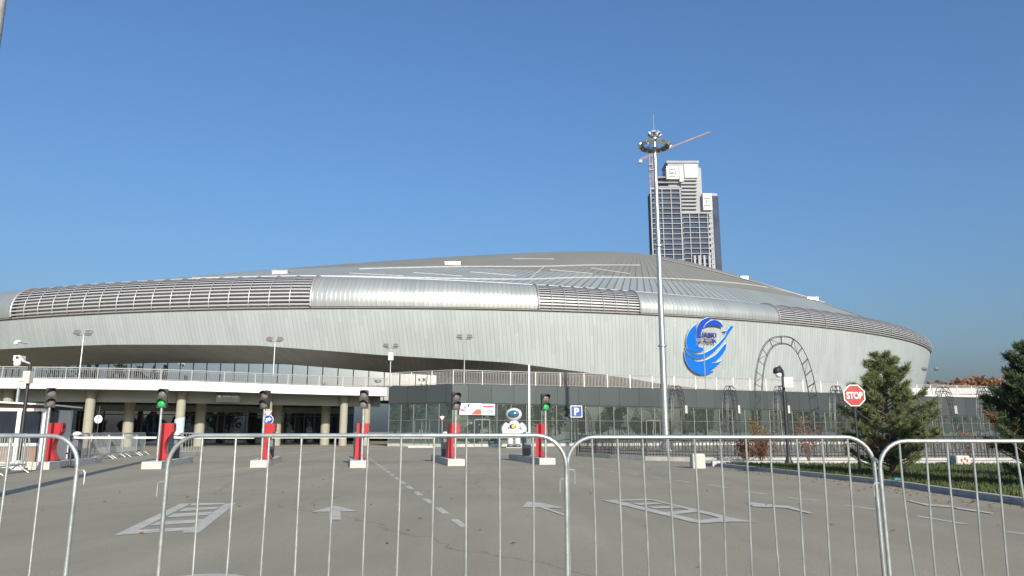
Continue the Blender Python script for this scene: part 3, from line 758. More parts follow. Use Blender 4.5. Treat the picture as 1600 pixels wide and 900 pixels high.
# ================================================================== TERRACE RAILINGS
def railing(name, poly, z0, h, label, dens=.13, post=2.0, group=None):
    o = thing(name, (poly[len(poly)//2].x, poly[len(poly)//2].y, z0), label, 'railing', group)
    L_ = [p.copy() for p in poly]
    mb = MB(); mb.tube([(p.x, p.y, z0+h) for p in L_], .04, 6); mb.build('top_rail', M['rail'], o)
    mb = MB(); mb.tube([(p.x, p.y, z0+.1) for p in L_], .025, 4); mb.tube([(p.x, p.y, z0+h-.12) for p in L_], .02, 4); mb.build('bottom_rail', M['rail'], o)
    bars = MB(); tot = 0; pk = 0; first = None
    for a, b in zip(L_, L_[1:]):
        l = (b-a).length; n = int(l/dens)
        for k in range(n):
            p = a+(b-a)*(k/n); bars.box((p.x-.016, p.y-.016, z0+.1), (p.x+.016, p.y+.016, z0+h-.12))
        m = max(1, round(l/post))
        for k in range(m):
            p = a+(b-a)*(k/m)
            if first is None:
                pm_ = MB(); pm_.box((p.x-.035, p.y-.035, z0-.05), (p.x+.035, p.y+.035, z0+h)); first = pm_.build('post', M['rail'], o); fp = p
            else:
                c = first.copy(); COL.objects.link(c); c.location = Vector((p.x-fp.x, p.y-fp.y, 0))
    bars.build('balusters', M['rail_mid'], o)
    return o
railing('terrace_railing', offs(ED, .25), TZ-.02, .82, 'grey metal railing along the white canopy edge on the left')
railing('terrace_railing', offs(PV, .3)[:-1], TZ-.02, 1.12, 'grey metal railing above the dark pavilion fascia on the right')

# ================================================================== TERRACE FLOODLIGHT POLES
def flood_pole(px, ytop, Y, z0, label, head='two', cross=.42, pm='galv'):
    b = at(px, ytop, Y); top = b.z
    x = b.x
    o = thing('floodlight_pole', (x, Y, z0), label, 'floodlight', 'floodlight poles on the terrace')
    mb = MB(); mb.tube([(x, Y, z0), (x, Y, z0+.9), (x, Y, top-.1)], [.065, .055, .04], 8); mb.box((x-.14, Y-.14, z0), (x+.14, Y+.14, z0+.03)); mb.build('pole', M[pm], o, smooth=True)
    mb = MB(); mb.tube([(x-cross-.1, Y, top-.1), (x+cross+.1, Y, top-.1)], .035, 6)
    mb.build('crossbar', M[pm], o)
    for s in (-1, 1):
        m_ = Matrix.Translation((x+s*cross, Y-.12, top+.12)) @ Matrix.Rotation(R(s*8), 4, 'Z') @ Matrix.Rotation(R(-35), 4, 'X')
        h = MB(); h.box((-.24, -.09, -.15), (.24, .09, .15), mtx=m_); h.box((-.21, -.10, -.12), (.21, -.092, .12), 1, mtx=m_)
        h.tube([m_ @ Vector((0, .05, -.1)), (x+s*cross, Y, top-.1)], .03, 5); h.build('lamp_head', [M['rail'] if pm == 'galv' else M[pm], M['lens']], o)
    return o
FP = [(131, 522, 53.5, 'floodlight pole on the terrace left of all others, above the second column'),
      (430, 532, 58.5, 'twin-headed floodlight pole on the terrace above the yield sign'),
      (726, 528, 61.0, 'twin-headed floodlight pole on the terrace above the red and white posters'),
      (1099, 534, 68.0, 'floodlight pole standing on the terrace in front of the blue emblem')]
for px_, yt, Y, lb in FP: flood_pole(px_, yt, Y, TZ-.05, lb)
fpc = flood_pole(611, 542, 62.5, TZ-.05, 'floodlight pole on the terrace with a small white box under its lamps')
b = at(611, 557, 62.5); mb = MB(); mb.box((b.x-.2, b.y-.16, b.z-.32), (b.x+.2, b.y+.16, b.z+.32)); mb.build('control_box', M['white'], fpc)
flood_pole(1453, 578, 84, 0, 'distant dark floodlight pole beyond the right end of the arena', cross=.7, pm='cab')

# ================================================================== HIGH MAST
MY = 45.0; mt = at(1023, 232, MY); mx_ = mt.x; top = mt.z
mast = thing('high_mast_light', (mx_, MY, 0), 'tall galvanised high mast with a ring of floodlights and lightning rod', 'light mast')
mb = MB(); mb.tube([(mx_, MY, 0.02), (mx_, MY, top*.33), (mx_, MY, top*.66), (mx_, MY, top+.6)], [.225, .19, .155, .11], 16)
for z in (top*.33, top*.66): mb.lathe([(.27, -.04), (.27, .04)], (mx_, MY, z), 16)
mb.build('pole', M['galv'], mast, smooth=True)
mb = MB(); mb.lathe([(.55, 0), (.55, .06), (.34, .07), (.34, .45), (.3, .46)], (mx_, MY, 0), 16); mb.build('base_flange', M['galv'], mast)
mb = MB(); ring = [(mx_+.72*math.cos(a*math.pi/12), MY+.72*math.sin(a*math.pi/12), top+.25) for a in range(24)]
mb.tube(ring, .05, 5, closed=True); ring2 = [(mx_+.32*math.cos(a*math.pi/8), MY+.32*math.sin(a*math.pi/8), top+.75) for a in range(16)]; mb.tube(ring2, .04, 5, closed=True)
for a in range(6):
    an = a*math.pi/3; mb.tube([(mx_+.14*math.cos(an), MY+.14*math.sin(an), top+.5), (mx_+.72*math.cos(an), MY+.72*math.sin(an), top+.25)], .03, 5)
    mb.tube([(mx_+.32*math.cos(an), MY+.32*math.sin(an), top+.72), (mx_+.36*math.cos(an), MY+.36*math.sin(an), top+1.15)], .025, 5)
mb.lathe([(.2, 0), (.24, .05), (.24, .3), (.15, .42)], (mx_, MY, top+.5), 14); mb.build('head_frame', M['galv'], mast)
for a in range(12):
    an = a*math.pi/6+.13
    m_ = Matrix.Translation((mx_+.86*math.cos(an), MY+.86*math.sin(an), top+.22)) @ Matrix.Rotation(an-math.pi/2, 4, 'Z') @ Matrix.Rotation(R(-125), 4, 'X')
    h = MB(); h.box((-.2, -.10, -.17), (.2, .10, .17), mtx=m_); h.box((-.17, .101, -.14), (.17, .108, .14), 1, mtx=m_); h.build('lamp_head', [M['galv'], M['lens']], mast)
for a in range(6):
    an = a*math.pi/3+.3
    m_ = Matrix.Translation((mx_+.34*math.cos(an), MY+.34*math.sin(an), top+.95)) @ Matrix.Rotation(an-math.pi/2, 4, 'Z') @ Matrix.Rotation(R(-50), 4, 'X')
    h = MB(); h.box((-.12, -.07, -.11), (.12, .07, .11), mtx=m_); h.box((-.1, .071, -.09), (.1, .076, .09), 1, mtx=m_); h.build('lamp_head', [M['trim'], M['lens']], mast)
rt = at(1023, 178, MY).z
mb = MB(); mb.tube([(mx_, MY, top+.6), (mx_, MY, top+1.3), (mx_, MY, rt)], [.03, .012, .006], 6); mb.build('lightning_rod', M['rail_dk'], mast)

# near lamp column at the left edge of the view
nl = thing('street_lamp', (-8.33, 10.8, 0), 'tall grey concrete lamp column cut off at the left edge of the view', 'street lamp')
mb = MB(); mb.lathe([(.22, 0), (.22, .5), (.185, .55), (.175, 4), (.16, 9), (.14, 13.5)], (-8.33, 10.8, 0), 18); mb.build('pole', M['conc_g'], nl, smooth=True)
mb = MB(); mb.tube([(-8.33, 10.8, 13.3), (-8.6, 10.8, 13.9), (-9.6, 10.8, 14.1)], .05, 6); mb.box((-10.3, 10.66, 14.02), (-9.55, 10.94, 14.18)); mb.build('lamp_arm', M['galv'], nl)

# ================================================================== TOWER AND CRANE (far)
TY = 690.0
tw = thing('tower_block', (at(1068, 420, TY+15).x, TY+15, 0), 'unfinished concrete high-rise tower with white hoardings near its top, behind the arena', 'tower')
def tp(x, y, Y=TY): p = at(x, y, Y); return p.x, p.z
def tbox(mb, x0, x1, ytop, Y0, Y1, zlo=0.0, ybot=None, mi=0):
    a, z1 = tp(x0, ytop, Y0); b, _ = tp(x1, ytop, Y0); z0 = zlo if ybot is None else tp(x0, ybot, Y0)[1]
    mb.box((a, Y0, z0), (b, Y1, z1), mi)
mb = MB(); tbox(mb, 1043, 1091, 252.5, TY+8, TY+34); tbox(mb, 1091, 1095, 262, TY+9, TY+34); tbox(mb, 1096, 1120.5, 302, TY+8, TY+36); tbox(mb, 1041, 1092, 251, TY+7, TY+30, ybot=254.5)
mb.build('core_walls', M['tower_c'], tw)
mb = MB(); tbox(mb, 1019, 1064, 295, TY+1.1, TY+26); tbox(mb, 1065, 1110, 334, TY+3.1, TY+28); tbox(mb, 1026, 1046, 276, TY+9, TY+26); tbox(mb, 1113, 1122, 306, TY+7, TY+40, mi=0)
mb.build('window_wall', M['tower_w'], tw)
def grid(x0, x1, y0, cols, Yf, dy=8.6, t=.6, wcol=.75, half=None):
    mb = MB(); a, zt_ = tp(x0, y0, Yf); b, _ = tp(x1, y0, Yf)
    z = zt_; k = 0
    while z > 20:
        th_ = 1.6 if k == 0 else t
        mb.box((a, Yf-.7, z-th_), (b, Yf+6, z)); z -= dy*TY/F*1.0; k += 1
    for i, cx_ in enumerate(cols):
        w = wcol*(1.5 if i in (0, len(cols)-1) else 1); xx = tp(cx_, y0+40, Yf)[0]; mb.box((xx-w/2, Yf-.4, 0), (xx+w/2, Yf+2.2, zt_-.05))
    return mb
grid(1017, 1065, 293.5, (1018, 1029, 1035.5, 1049.5, 1064), TY).build('floor_frame', M['tower_c'], tw)
grid(1065, 1112, 331.5, (1065.5, 1079, 1093.5, 1107, 1111.3), TY+2).build('floor_frame', M['tower_c'], tw)
mb = MB()
for k in range(11):
    y = 279+5.6*k
    if y > 331: break
    tbox(mb, 1064, 1089, y, TY+4.0, TY+9, ybot=y+2.6)
for y in (276, 284, 291): tbox(mb, 1027, 1062, y, TY+5, TY+9, ybot=y+1.4)
mb.build('balcony_slabs', M['tower_c'], tw)
mb = MB()
for k in range(9): y = 281.8+5.6*k; tbox(mb, 1083.5, 1086, y, TY+7.8, TY+9, ybot=y+2.4)
mb.build('window', M['dark'], tw)
mb = MB(); yy = 334
while yy < 420: tbox(mb, 1107.5, 1111, yy, TY+1.2, TY+3, ybot=yy+4.2); yy += 8.6
mb.build('side_panels', M['tower_c'], tw)
for x0, x1, y0, y1, txt in ((1041, 1060, 259.5, 279.5, ('266.5',)), (1061, 1067.5, 259, 283.5, ()), (1069, 1089, 256.5, 277.5, ()), (1098, 1112, 302, 328, ('51',))):
    mb = MB(); tbox(mb, x0, x1, y0, TY+2.5, TY+8, ybot=y1); hd = mb.build('hoarding', M['tower_p'], tw)
    if txt:
        xc = (x0+x1)/2; yc = (y0+y1)/2; a = at(xc, yc, TY+2.3)
        text_obj(txt[0], 'lettering', M['int_dark'], hd, a, (x1-x0)*.62*.6 if len(txt[0]) > 2 else 2.6, 3.0, .1)
        ln = MB(); 
        for dyp in (-5, 6):
            q = at(xc, yc+dyp, TY+2.4)
            for s in (-2.4, -.8, .8, 2.4): ln.box((q.x+s-.6, q.y-.1, q.z-.4), (q.x+s+.6, q.y+.05, q.z+.4))
        ln.build('small_print', M['int_dark'], hd)
mb = MB()
for x in (1084, 1091, 1099, 1107): tbox(mb, x, x+3.2, 399, TY-1, TY+1.5)
mb.build('lower_piers', M['tower_c'], tw)

cr = thing('tower_crane', (tp(1018.5, 300, TY+14)[0], TY+14, 0), 'red tower crane with raised jib beside the unfinished tower', 'crane')
cx_ = tp(1018.5, 300, TY+14)[0]; ct = tp(1018, 243, TY+14)[1]
mb = MB(); w = 1.5
for sx in (-w, w):
    for sy in (-w, w): mb.tube([(cx_+sx, TY+14+sy, 0), (cx_+sx, TY+14+sy, ct)], .32, 4)
z = 120.0; s = 1
while z < ct:
    for sy in (-w, w): mb.tube([(cx_-w*s, TY+14+sy, z), (cx_+w*s, TY+14+sy, min(ct, z+3))], .22, 4)
    for sx in (-w, w): mb.tube([(cx_+sx, TY+14-w*s, z), (cx_+sx, TY+14+w*s, min(ct, z+3))], .22, 4)
    z += 3; s = -s
for zq in (tp(1018, 258, TY+14)[1], tp(1018, 266, TY+14)[1]): mb.box((cx_-2.3, TY+11.7, zq-.25), (cx_+2.3, TY+16.3, zq+.25))
mb.build('mast', M['crane'], cr)
P0 = at(999, 251, TY+14); P1 = at(1110, 206.5, TY+14)
mb = MB(); dj = (P1-P0); upv = Vector((0, 0, 1)); n = 30
for off in (Vector((0, -.9, 0)), Vector((0, .9, 0))): mb.tube([P0+off, P1+off*.4], .28, 4)
tpz = [P0+dj*(i/n)+Vector((0, 0, 2.0*(1-.6*i/n) if 0 < i < n else .2)) for i in range(n+1)]
mb.tube(tpz, .28, 4)
for i in range(n):
    a_ = P0+dj*((i+.5)/n); mb.tube([tpz[i], a_+Vector((0, -.8, 0)), tpz[i+1]], .16, 4)
mb.build('jib', M['crane'], cr)
mb = MB(); q = P0+dj*.02; mb.box((q.x-2.2, q.y-1.4, q.z-3.0), (q.x+1.2, q.y+1.4, q.z-.2)); mb.build('counterweight', M['conc_g'], cr)
mb = MB(); q = at(1020, 244, TY+12); mb.box((q.x+.6, q.y-2.2, q.z-1.8), (q.x+3.0, q.y, q.z+.8)); mb.build('cab', M['tower_p'], cr)

# ================================================================== PARKING LANES: islands, signals, terminals, barriers
LR = R(12.5); ldir = Vector((-math.sin(LR), math.cos(LR), 0)); lright = Vector((math.cos(LR), math.sin(LR), 0))
LANES = [(60, 734), (236, 733), (405, 730.5), (561, 731), (713, 728), (855.5, 726)]
LO = [atz(x, y, 0) for x, y in LANES]
LN = ['in the lane nearest the wooden kiosk', 'at the end of the crowd barrier row', 'in front of the yield and blue arrow signs',
      'at the near end of the dashed lane line', 'in front of the red and white posters', 'right of the white robot figure']
# island prototype (local: x across, y along the lane, front at y=0)
isl = thing('traffic_island', (0, 0, 0), 'x', 'traffic island', 'concrete islands between the parking lanes')
mb = MB(); w, l, h, c = .285, 5.0, .22, .03
mb.box((-w, 0, 0), (w, 1.55, h)); mb.box((-w, 1.56, 0), (w, 3.2, h-.004)); mb.box((-w, 3.21, 0), (w, l, h-.008)); mb.build('kerb_block', M['conc'], isl)
# traffic signal prototype
def make_signal():
    o = thing('traffic_light', (0, 0, 0), 'x', 'traffic light', 'two-lens traffic lights on the lane islands')
    mb = MB(); mb.tube([(0, 0, 0), (0, 0, 1.66)], .042, 10); mb.lathe([(.08, 0), (.08, .02), (.05, .025)], (0, 0, 0), 12); mb.build('pole', M['galv_w'], o, smooth=True)
    mb = MB(); mb.box((-.14, -.06, 1.64), (.14, .10, 1.93)); mb.box((-.14, -.06, 1.935), (.14, .10, 2.23)); mb.box((-.10, -.03, 2.23), (.10, .07, 2.245)); mb.build('housing', M['tl'], o)
    for nm, z in (('upper_lens', 2.085), ('lower_lens', 1.785)):
        mb = MB(); base = len(mb.v); ring = 18
        prof = [(.115, -.062), (.10, -.075), (.06, -.088), (0.001, -.094)]
        for r_, y_ in prof:
            for k_ in range(ring): a_ = 2*math.pi*k_/ring; mb.v.append((r_*math.cos(a_), y_, z+r_*math.sin(a_)))
        for i_ in range(len(prof)-1):
            for k_ in range(ring): k2 = (k_+1) % ring; mb.face((i_*ring+k_, i_*ring+k2, (i_+1)*ring+k2, (i_+1)*ring+k_))
        le = mb.build(nm, M['lens'], o, smooth=True)
        v = MB(); n_ = 16
        for k_ in range(n_+1):
            a_ = R(-25)+R(230)*k_/n_
            for yy_, rr_ in ((-.06, .125), (-.25 if 3 < k_ < 13 else -.25+.02*abs(k_-8), .128)):
                v.v.append((rr_*math.cos(a_), yy_, z+rr_*math.sin(a_)))
        for k_ in range(n_): v.face((2*k_, 2*k_+1, 2*k_+3, 2*k_+2))
        vo_ = v.build('visor', M['tl'], o, recalc=False)
        md = vo_.modifiers.new('thick', 'SOLIDIFY'); md.thickness = .006
    return o
sig = make_signal()
def make_terminal():
    o = thing('ticket_terminal', (0, 0, 0), 'x', 'ticket terminal', 'red parking ticket terminals')
    prof = [(-.24, 0), (.16, 0), (.17, .04), (.12, .14), (.055, .25), (.015, .38), (.005, .52), (.03, .64), (.085, .75), (.15, .84), (.20, .90), (.235, .95), (.245, 1.02), (.245, 1.28), (-.18, 1.28), (-.19, 1.0)]
    mb = MB(); mb.prism([(x, 0, z) for x, z in prof], (0, .34, 0), 0, 0); b_ = mb.build('body', M['red'], o)
    mb = MB(); mb.box((.246, .04, .98), (.285, .30, 1.26)); s_ = mb.build('screen_panel', M['red_dk'], o)
    mb = MB(); mb.box((.286, .09, 1.1), (.289, .25, 1.22)); mb.build('screen', M['kglass'], s_)
    mb = MB(); mb.box((-.26, -.02, -.002), (.2, .36, .03)); mb.build('foot_plate', M['cab_d'], o)
    return o
ter = make_terminal()
for ch in [c for c in ter.children]+[c for q in ter.children for c in q.children]:
    for v in ch.data.vertices: v.co.x *= .84; v.co.y *= .85; v.co.z *= .92
def make_cabinet(raised):
    o = thing('boom_barrier', (0, 0, 0), 'x', 'boom barrier', 'lane boom barriers')
    mb = MB(); mb.lathe([(.15, 0), (.15, .30), (.155, .31), (.155, .95), (.15, .98)], (0, 0, 0), 4); 
    mb = MB(); mb.box((-.145, -.16, .34), (.145, .16, .96)); mb.build('cabinet', M['cab'], o)
    mb = MB(); mb.box((-.135, -.15, 0), (.135, .15, .338)); mb.build('plinth_cover', M['cab_d'], o)
    mb = MB(); mb.box((-.16, -.175, .962), (.16, .175, 1.0)); mb.lathe([(.155, 1.0), (.15, 1.04), (.11, 1.085), (.04, 1.11), (0.002, 1.112)], (0, 0, 0), 16); mb.build('lid', M['white'], o)
    mb = MB()
    if raised: mb.box((.02, -.25, .86), (.09, -.20, 4.25))
    else: mb.box((.05, -.25, .82), (2.75, -.20, .90))
    mb.lathe([(.05, 0), (.05, .08)], (.055, -.2, .84), 10)
    mb.build('boom_arm', M['white'], o)
    return o
cab_d, cab_u = make_cabinet(False), make_cabinet(True)
for ch in list(cab_d.children)+list(cab_u.children):
    for v in ch.data.vertices: v.co.z *= .82
for i, p in enumerate(LO):
    def L(x, y, z=.22): q = p+lright*x+ldir*y; return (q.x, q.y, z)
    first = i == 0
    def put(proto, loc, rz, lab):
        if proto.get('used'):
            o = dup(proto, loc, rz, lab)
            if 'used' in o: del o['used']
        else:
            o = proto; o.location = loc; o.rotation_euler = (0, 0, rz); o['label'] = lab; o['used'] = 1
        return o
    put(isl, L(0, 0, 0), LR, 'pale concrete lane island '+LN[i])
    tz = [R(38), R(10), R(-6), R(4), R(24), R(20)][i]
    stt = 'showing green' if i in (1, 5) else 'unlit'
    lab = ['unlit traffic light turned sideways in front of the wooden kiosk', 'traffic light showing green at the end of the crowd barrier row', 'unlit traffic light beside the yield and blue arrow signs',
           'unlit traffic light below the right end of the white canopy', 'unlit traffic light overlapping the red and white posters', 'traffic light showing green right of the white robot figure'][i]
    so_ = put(sig, L([.0, .08, .02, .08, .0, .02][i], .30), tz, lab)
    if i in (1, 5):
        for ch in so_.children:
            if ch.name.startswith('lower_lens'):
                ch.data = ch.data.copy(); ch.data.materials.clear(); ch.data.materials.append(M['green'])
    put(ter, L([-.02, .10, .10, .05, .05, .0][i], [.9, 1.0, .8, .9, 1.1, .9][i]), [R(4), R(6), R(2), R(3), R(20), R(-6)][i], 'red ticket terminal '+LN[i])
    lab = 'grey boom barrier with white arm '+('raised upright ' if i == 5 else 'lowered ')+LN[i]
    if i == 5: put(cab_u, L(-.02, 3.0), LR, lab)
    else: put(cab_d, L(0, 3.0), LR*.3, lab)
for pr_ in (isl, sig, ter, cab_d, cab_u):
    if 'used' in pr_: del pr_['used']

# ================================================================== CROWD BARRIERS
def barrier_parts(o, w, h, nb, tube, bar, hook=True, rad=.13, bend=0.0, seed=0):
    rnd = random.Random(seed)
    def arc_(cx, cz, a0, a1, n=7): return [(cx+rad*math.cos(a0+(a1-a0)*k/n), 0, cz+rad*math.sin(a0+(a1-a0)*k/n)) for k in range(n+1)]
    pts = [(0, 0, .16)]+arc_(rad, h-rad-tube, math.pi, math.pi/2)+arc_(w-rad, h-rad-tube, math.pi/2, 0)+[(w, 0, .16)]
    mb = MB(); mb.tube(pts, tube, 12); mb.tube([(0, 0, .22), (w, 0, .22)], tube*.85, 10); mb.build('frame', M['galv_w'], o, smooth=True)
    for k in range(nb):
        x = w*(k+1)/(nb+1); P = [(x, 0, .22), (x, 0, h-tube*1.2)]
        if bend:
            ph = rnd.random()*6.28; P = [(x+bend*math.sin(z*4.1+ph), 0, .22+(h-tube*1.2-.22)*z) for z in [j/9 for j in range(10)]]
        mb = MB(); mb.tube(P, bar, 8); mb.build('bar', M['galv_w'], o, smooth=True)
    for x in (w*.14, w*.86):
        mb = MB(); mb.tube([(x, -.30, .01), (x, -.24, .05), (x, 0, .2), (x, .24, .05), (x, .30, .01)], tube*.7, 8); mb.build('foot', M['galv_w'], o, smooth=True)
    if hook:
        for z in (h*.40, h*.86):
            mb = MB(); mb.tube([(w+tube*.8, 0, z), (w+.030, 0, z), (w+.036, 0, z-.010), (w+.036, 0, z-.06)], .0032, 6); mb.build('hook', M['galv_w'], o, smooth=True)
            mb = MB(); mb.tube([(-tube*.8, 0, z-.05), (-.030, 0, z-.05), (-.036, 0, z-.06), (-.036, 0, z-.11)], .0032, 6); mb.build('hook', M['galv_w'], o, smooth=True)
FB = [(-365, 126, 681, 3.3, 3.3, 'galvanised crowd barrier cut off by the left edge, nearest the camera', 8),
      (266, 884, 680.5, 3.3, 3.3, 'long galvanised crowd barrier at centre foreground, nearest the camera', 11),
      (886, 1362, 683, 3.62, 3.62, 'galvanised crowd barrier right of centre in front of the black lattice fence', 11),
      (1371, 1850, 689, 3.55, 3.45, 'galvanised crowd barrier at the right foreground before the pine trees', 12)]
for i, (x0, x1, y, Ya, Yb, lab, nb) in enumerate(FB):
    a = at(x0, y, Ya); b = at(x1, y, Yb)
    # posts are wider apart in the picture at their tops: the frame stands vertical on the ground
    o = thing('crowd_barrier', (0, 0, 0), lab, 'crowd barrier', 'crowd barriers in the foreground')
    barrier_parts(o, (b-a).length, a.z+.0095, nb, .0095, .0049, bend=[.0015, .002, .0045, .0085][i], seed=i)
    o.location = (a.x, a.y, 0); o.rotation_euler = (0, 0, math.atan2(b.y-a.y, b.x-a.x))

bb = thing('crowd_barrier', (0, 0, 0), 'x', 'crowd barrier', 'crowd barriers in the row behind the lanes')
barrier_parts(bb, 2.0, 1.08, 14, .021, .009)
a = Vector((-16.3, 28.0, 0)); d = (Vector((-18.6, 39.0, 0))-a).normalized()
rowlab = ['nearest the kiosk', 'second from the kiosk', 'in the middle', 'second from the far end', 'at the far end']
for k in range(5):
    lab = 'galvanised barrier in the receding row left of the green signal, '+rowlab[k]
    p = a+d*(2.1*k); rz = math.atan2(d.y, d.x)+R([2, -3, 1, -2, 3][k])
    if k == 0: bb.location = p; bb.rotation_euler = (0, 0, rz); bb['label'] = lab
    else: dup(bb, p, rz, lab)
for (x, y, rz, lab) in ((-13.35, 19.3, 100, 'galvanised crowd barrier standing in front of the kiosk, nearer one'), (-13.75, 21.5, 170, 'galvanised crowd barrier standing across the kiosk front')):
    o = dup(bb, (x, y, 0), R(rz), lab); o['group'] = 'crowd barriers in front of the kiosk'
o = dup(bb, (-16.6, 35.6, 0), R(4), 'short crowd barrier seen behind the red terminal under the canopy'); o['group'] = 'crowd barriers in front of the kiosk'

# ================================================================== KIOSK
kk = thing('ticket_kiosk', (0, 0, 0), 'small timber ticket kiosk with white framed windows and tilted white roof', 'kiosk')
W_, D_, H0, H1 = 4.0, 2.5, 1.98, 2.10
mb = MB()   # local: right front corner at the origin, front along -x
mb.box((-W_, .05, .12), (-.05, D_-.05, .72)); mb.box((-W_, .05, 1.78), (-.05, .12, 2.0)); mb.build('wall_cladding', M['wood'], kk)
mb = MB(); mb.box((-W_, .9, .72), (-.06, D_-.05, 1.98)); mb.build('rear_room', M['int_dark'], kk)
mb = MB()
for x in (-.12, -.84, -1.56, -2.28, -3.0): mb.box((x, 0, .12), (x+.12, .12, 1.86))
mb.box((-W_, -.012, .66), (-.012, .1, .76)); mb.box((-W_, -.012, 1.78), (-.012, .1, 1.87)); mb.box((-W_, -.012, .10), (-.012, .1, .17)); mb.box((-.1, .12, .1), (0, .22, 1.86)); mb.box((-.1, D_-.1, .1), (0, D_, 1.9))
mb.build('window_frame', M['white'], kk)
for x in (-.72, -1.44, -2.16, -2.88):
    mb = MB(); mb.box((x, .04, .76), (x+.60, .06, 1.78)); mb.build('window', M['kglass'], kk)
mb = MB(); mb.box((-.085, 1.25, .12), (-.02, D_-.1, 1.86)); mb.build('side_wall', M['trim'], kk)
mb = MB(); mb.box((-.06, .24, .9), (-.03, 1.2, 1.8)); mb.build('side_window', M['kglass'], kk)
mb = MB(); mb.box((-.085, .22, .12), (-.02, 1.25, .88)); mb.build('side_panel', M['rail'], kk)
mb = MB(); mb.prism([(-W_-.2, -.25, 2.17), (.2, -.25, 1.96), (.2, -.25, 2.01), (-W_-.2, -.25, 2.23)], (0, D_+.55, 0)); mb.build('roof', M['white'], kk)
mb = MB(); mb.box((-W_, -.3, 0), (.1, D_+.1, .12)); mb.build('base_slab', M['conc'], kk)
mb = MB(); mb.tube([(-1.35, 1.2, 2.0), (-1.35, 1.2, 2.62)], .05, 6); mb.build('vent_pipe', M['galv'], kk)
kk.location = (-15.28, 24.6, 0); kk.rotation_euler = (0, 0, LR)
# small round-base stand beside the kiosk
p = atz(108, 731); st = thing('barrier_stand', p, 'small black stand on a round base beside the first red terminal', 'stand')
mb = MB(); mb.lathe([(.24, 0), (.24, .03), (.06, .06), (.035, .10), (.03, .75)], p, 16); mb.build('base', M['black'], st, smooth=True)
mb = MB(); mb.box((p.x-.16, p.y-.02, .42), (p.x+.12, p.y+.02, .47)); mb.build('arm', M['black'], st)

# ================================================================== CAMERA POSTS
def cctv_post(p, h, lab, lean, box):
    o = thing('camera_post', p, lab, 'camera post', 'black posts with security cameras')
    mb = MB(); mb.tube([(p.x, p.y, 0), (p.x, p.y, .5), (p.x, p.y, h)], [.075, .058, .05], 12); mb.build('post', M['black'], o, smooth=True)
    return o
p = atz(27, 734); h = at(36, 566, p.y).z
lp = cctv_post(p, h, 'black post with white dome camera and box in front of the kiosk', 0, 0)
mb = MB(); mb.lathe([(.2, 0), (.2, .05), (.15, .2), (.075, .27), (.06, .28)], p, 16); mb.build('base', M['white'], lp, smooth=True)
q = at(27, 568, p.y-.25)
mb = MB(); mb.tube([(p.x, p.y, h-.05), (p.x-.1, p.y-.2, h+.02), (q.x, q.y, q.z+.25)], .03, 8); mb.build('bracket', M['white'], lp)
mb = MB(); mb.lathe([(.02, .15), (.085, .10), (.105, .02), (.105, -.015), (.085, -.07), (.02, -.115)], q, 16); mb.build('dome_camera', M['white'], lp, smooth=True)
q2 = at(31, 560, p.y-.1); mb = MB(); mb.box((q2.x-.11, q2.y-.14, q2.z-.08), (q2.x+.09, q2.y+.14, q2.z+.08)); mb.box((q2.x-.03, q2.y-.146, q2.z-.05), (q2.x+.07, q2.y-.141, q2.z+.05), 1); mb.build('box_camera', [M['white'], M['black']], lp)
q3 = at(43.5, 589, p.y-.05); mb = MB(); mb.box((q3.x-.10, q3.y-.1, q3.z-.20), (q3.x+.12, q3.y+.1, q3.z+.18)); mb.build('control_box', M['conc'], lp)
q4 = at(32, 594.5, p.y-.12); mb = MB(); mb.ellipsoid(q4, (.055, .07, .055)); mb.build('small_camera', M['white'], lp, smooth=True)
p = atz(1233, 729); h = at(1229, 588, p.y).z
rp = cctv_post(p, h, 'black curved-neck post with white box beside the lawn', 0, 0)
mb = MB(); mb.lathe([(.16, 0), (.15, .08), (.10, .2), (.08, .3), (.06, .34)], p, 14); mb.build('base', M['black'], rp, smooth=True)
q = at(1216, 577, p.y); mb = MB(); mb.tube(catmull([(p.x, p.y, h-.05), (p.x-.01, p.y, h+.18), (p.x-.1, p.y, h+.30), (q.x+.08, p.y, h+.31), (q.x-.02, p.y, h+.22)], 4), .05, 8); mb.build('curved_neck', M['black'], rp, smooth=True)
q = at(1214.5, 581, p.y); mb = MB(); mb.lathe([(.05, .16), (.13, .10), (.14, -.02), (.12, -.06)], q, 14); mb.build('lamp_hood', M['black'], rp, smooth=True)
mb = MB(); mb.ellipsoid(q+Vector((.02, -.04, -.10)), (.10, .10, .10)); mb.build('dome_camera', M['white'], rp, smooth=True)
q = at(1231, 597.5, p.y-.1); mb = MB(); mb.box((q.x-.15, q.y-.1, q.z-.17), (q.x+.14, q.y+.1, q.z+.17)); mb.build('control_box', M['white'], rp)
q = at(25, 536, 74.6); sc_ = thing('security_camera', q, 'white security camera mounted under the arena cladding at far left', 'camera')
mb = MB(); mb.ellipsoid(q, (.22, .22, .2)); mb.box((q.x, q.y-.1, q.z+.1), (q.x+.45, q.y+1.6, q.z+.28)); mb.build('camera_body', M['white'], sc_, smooth=True)

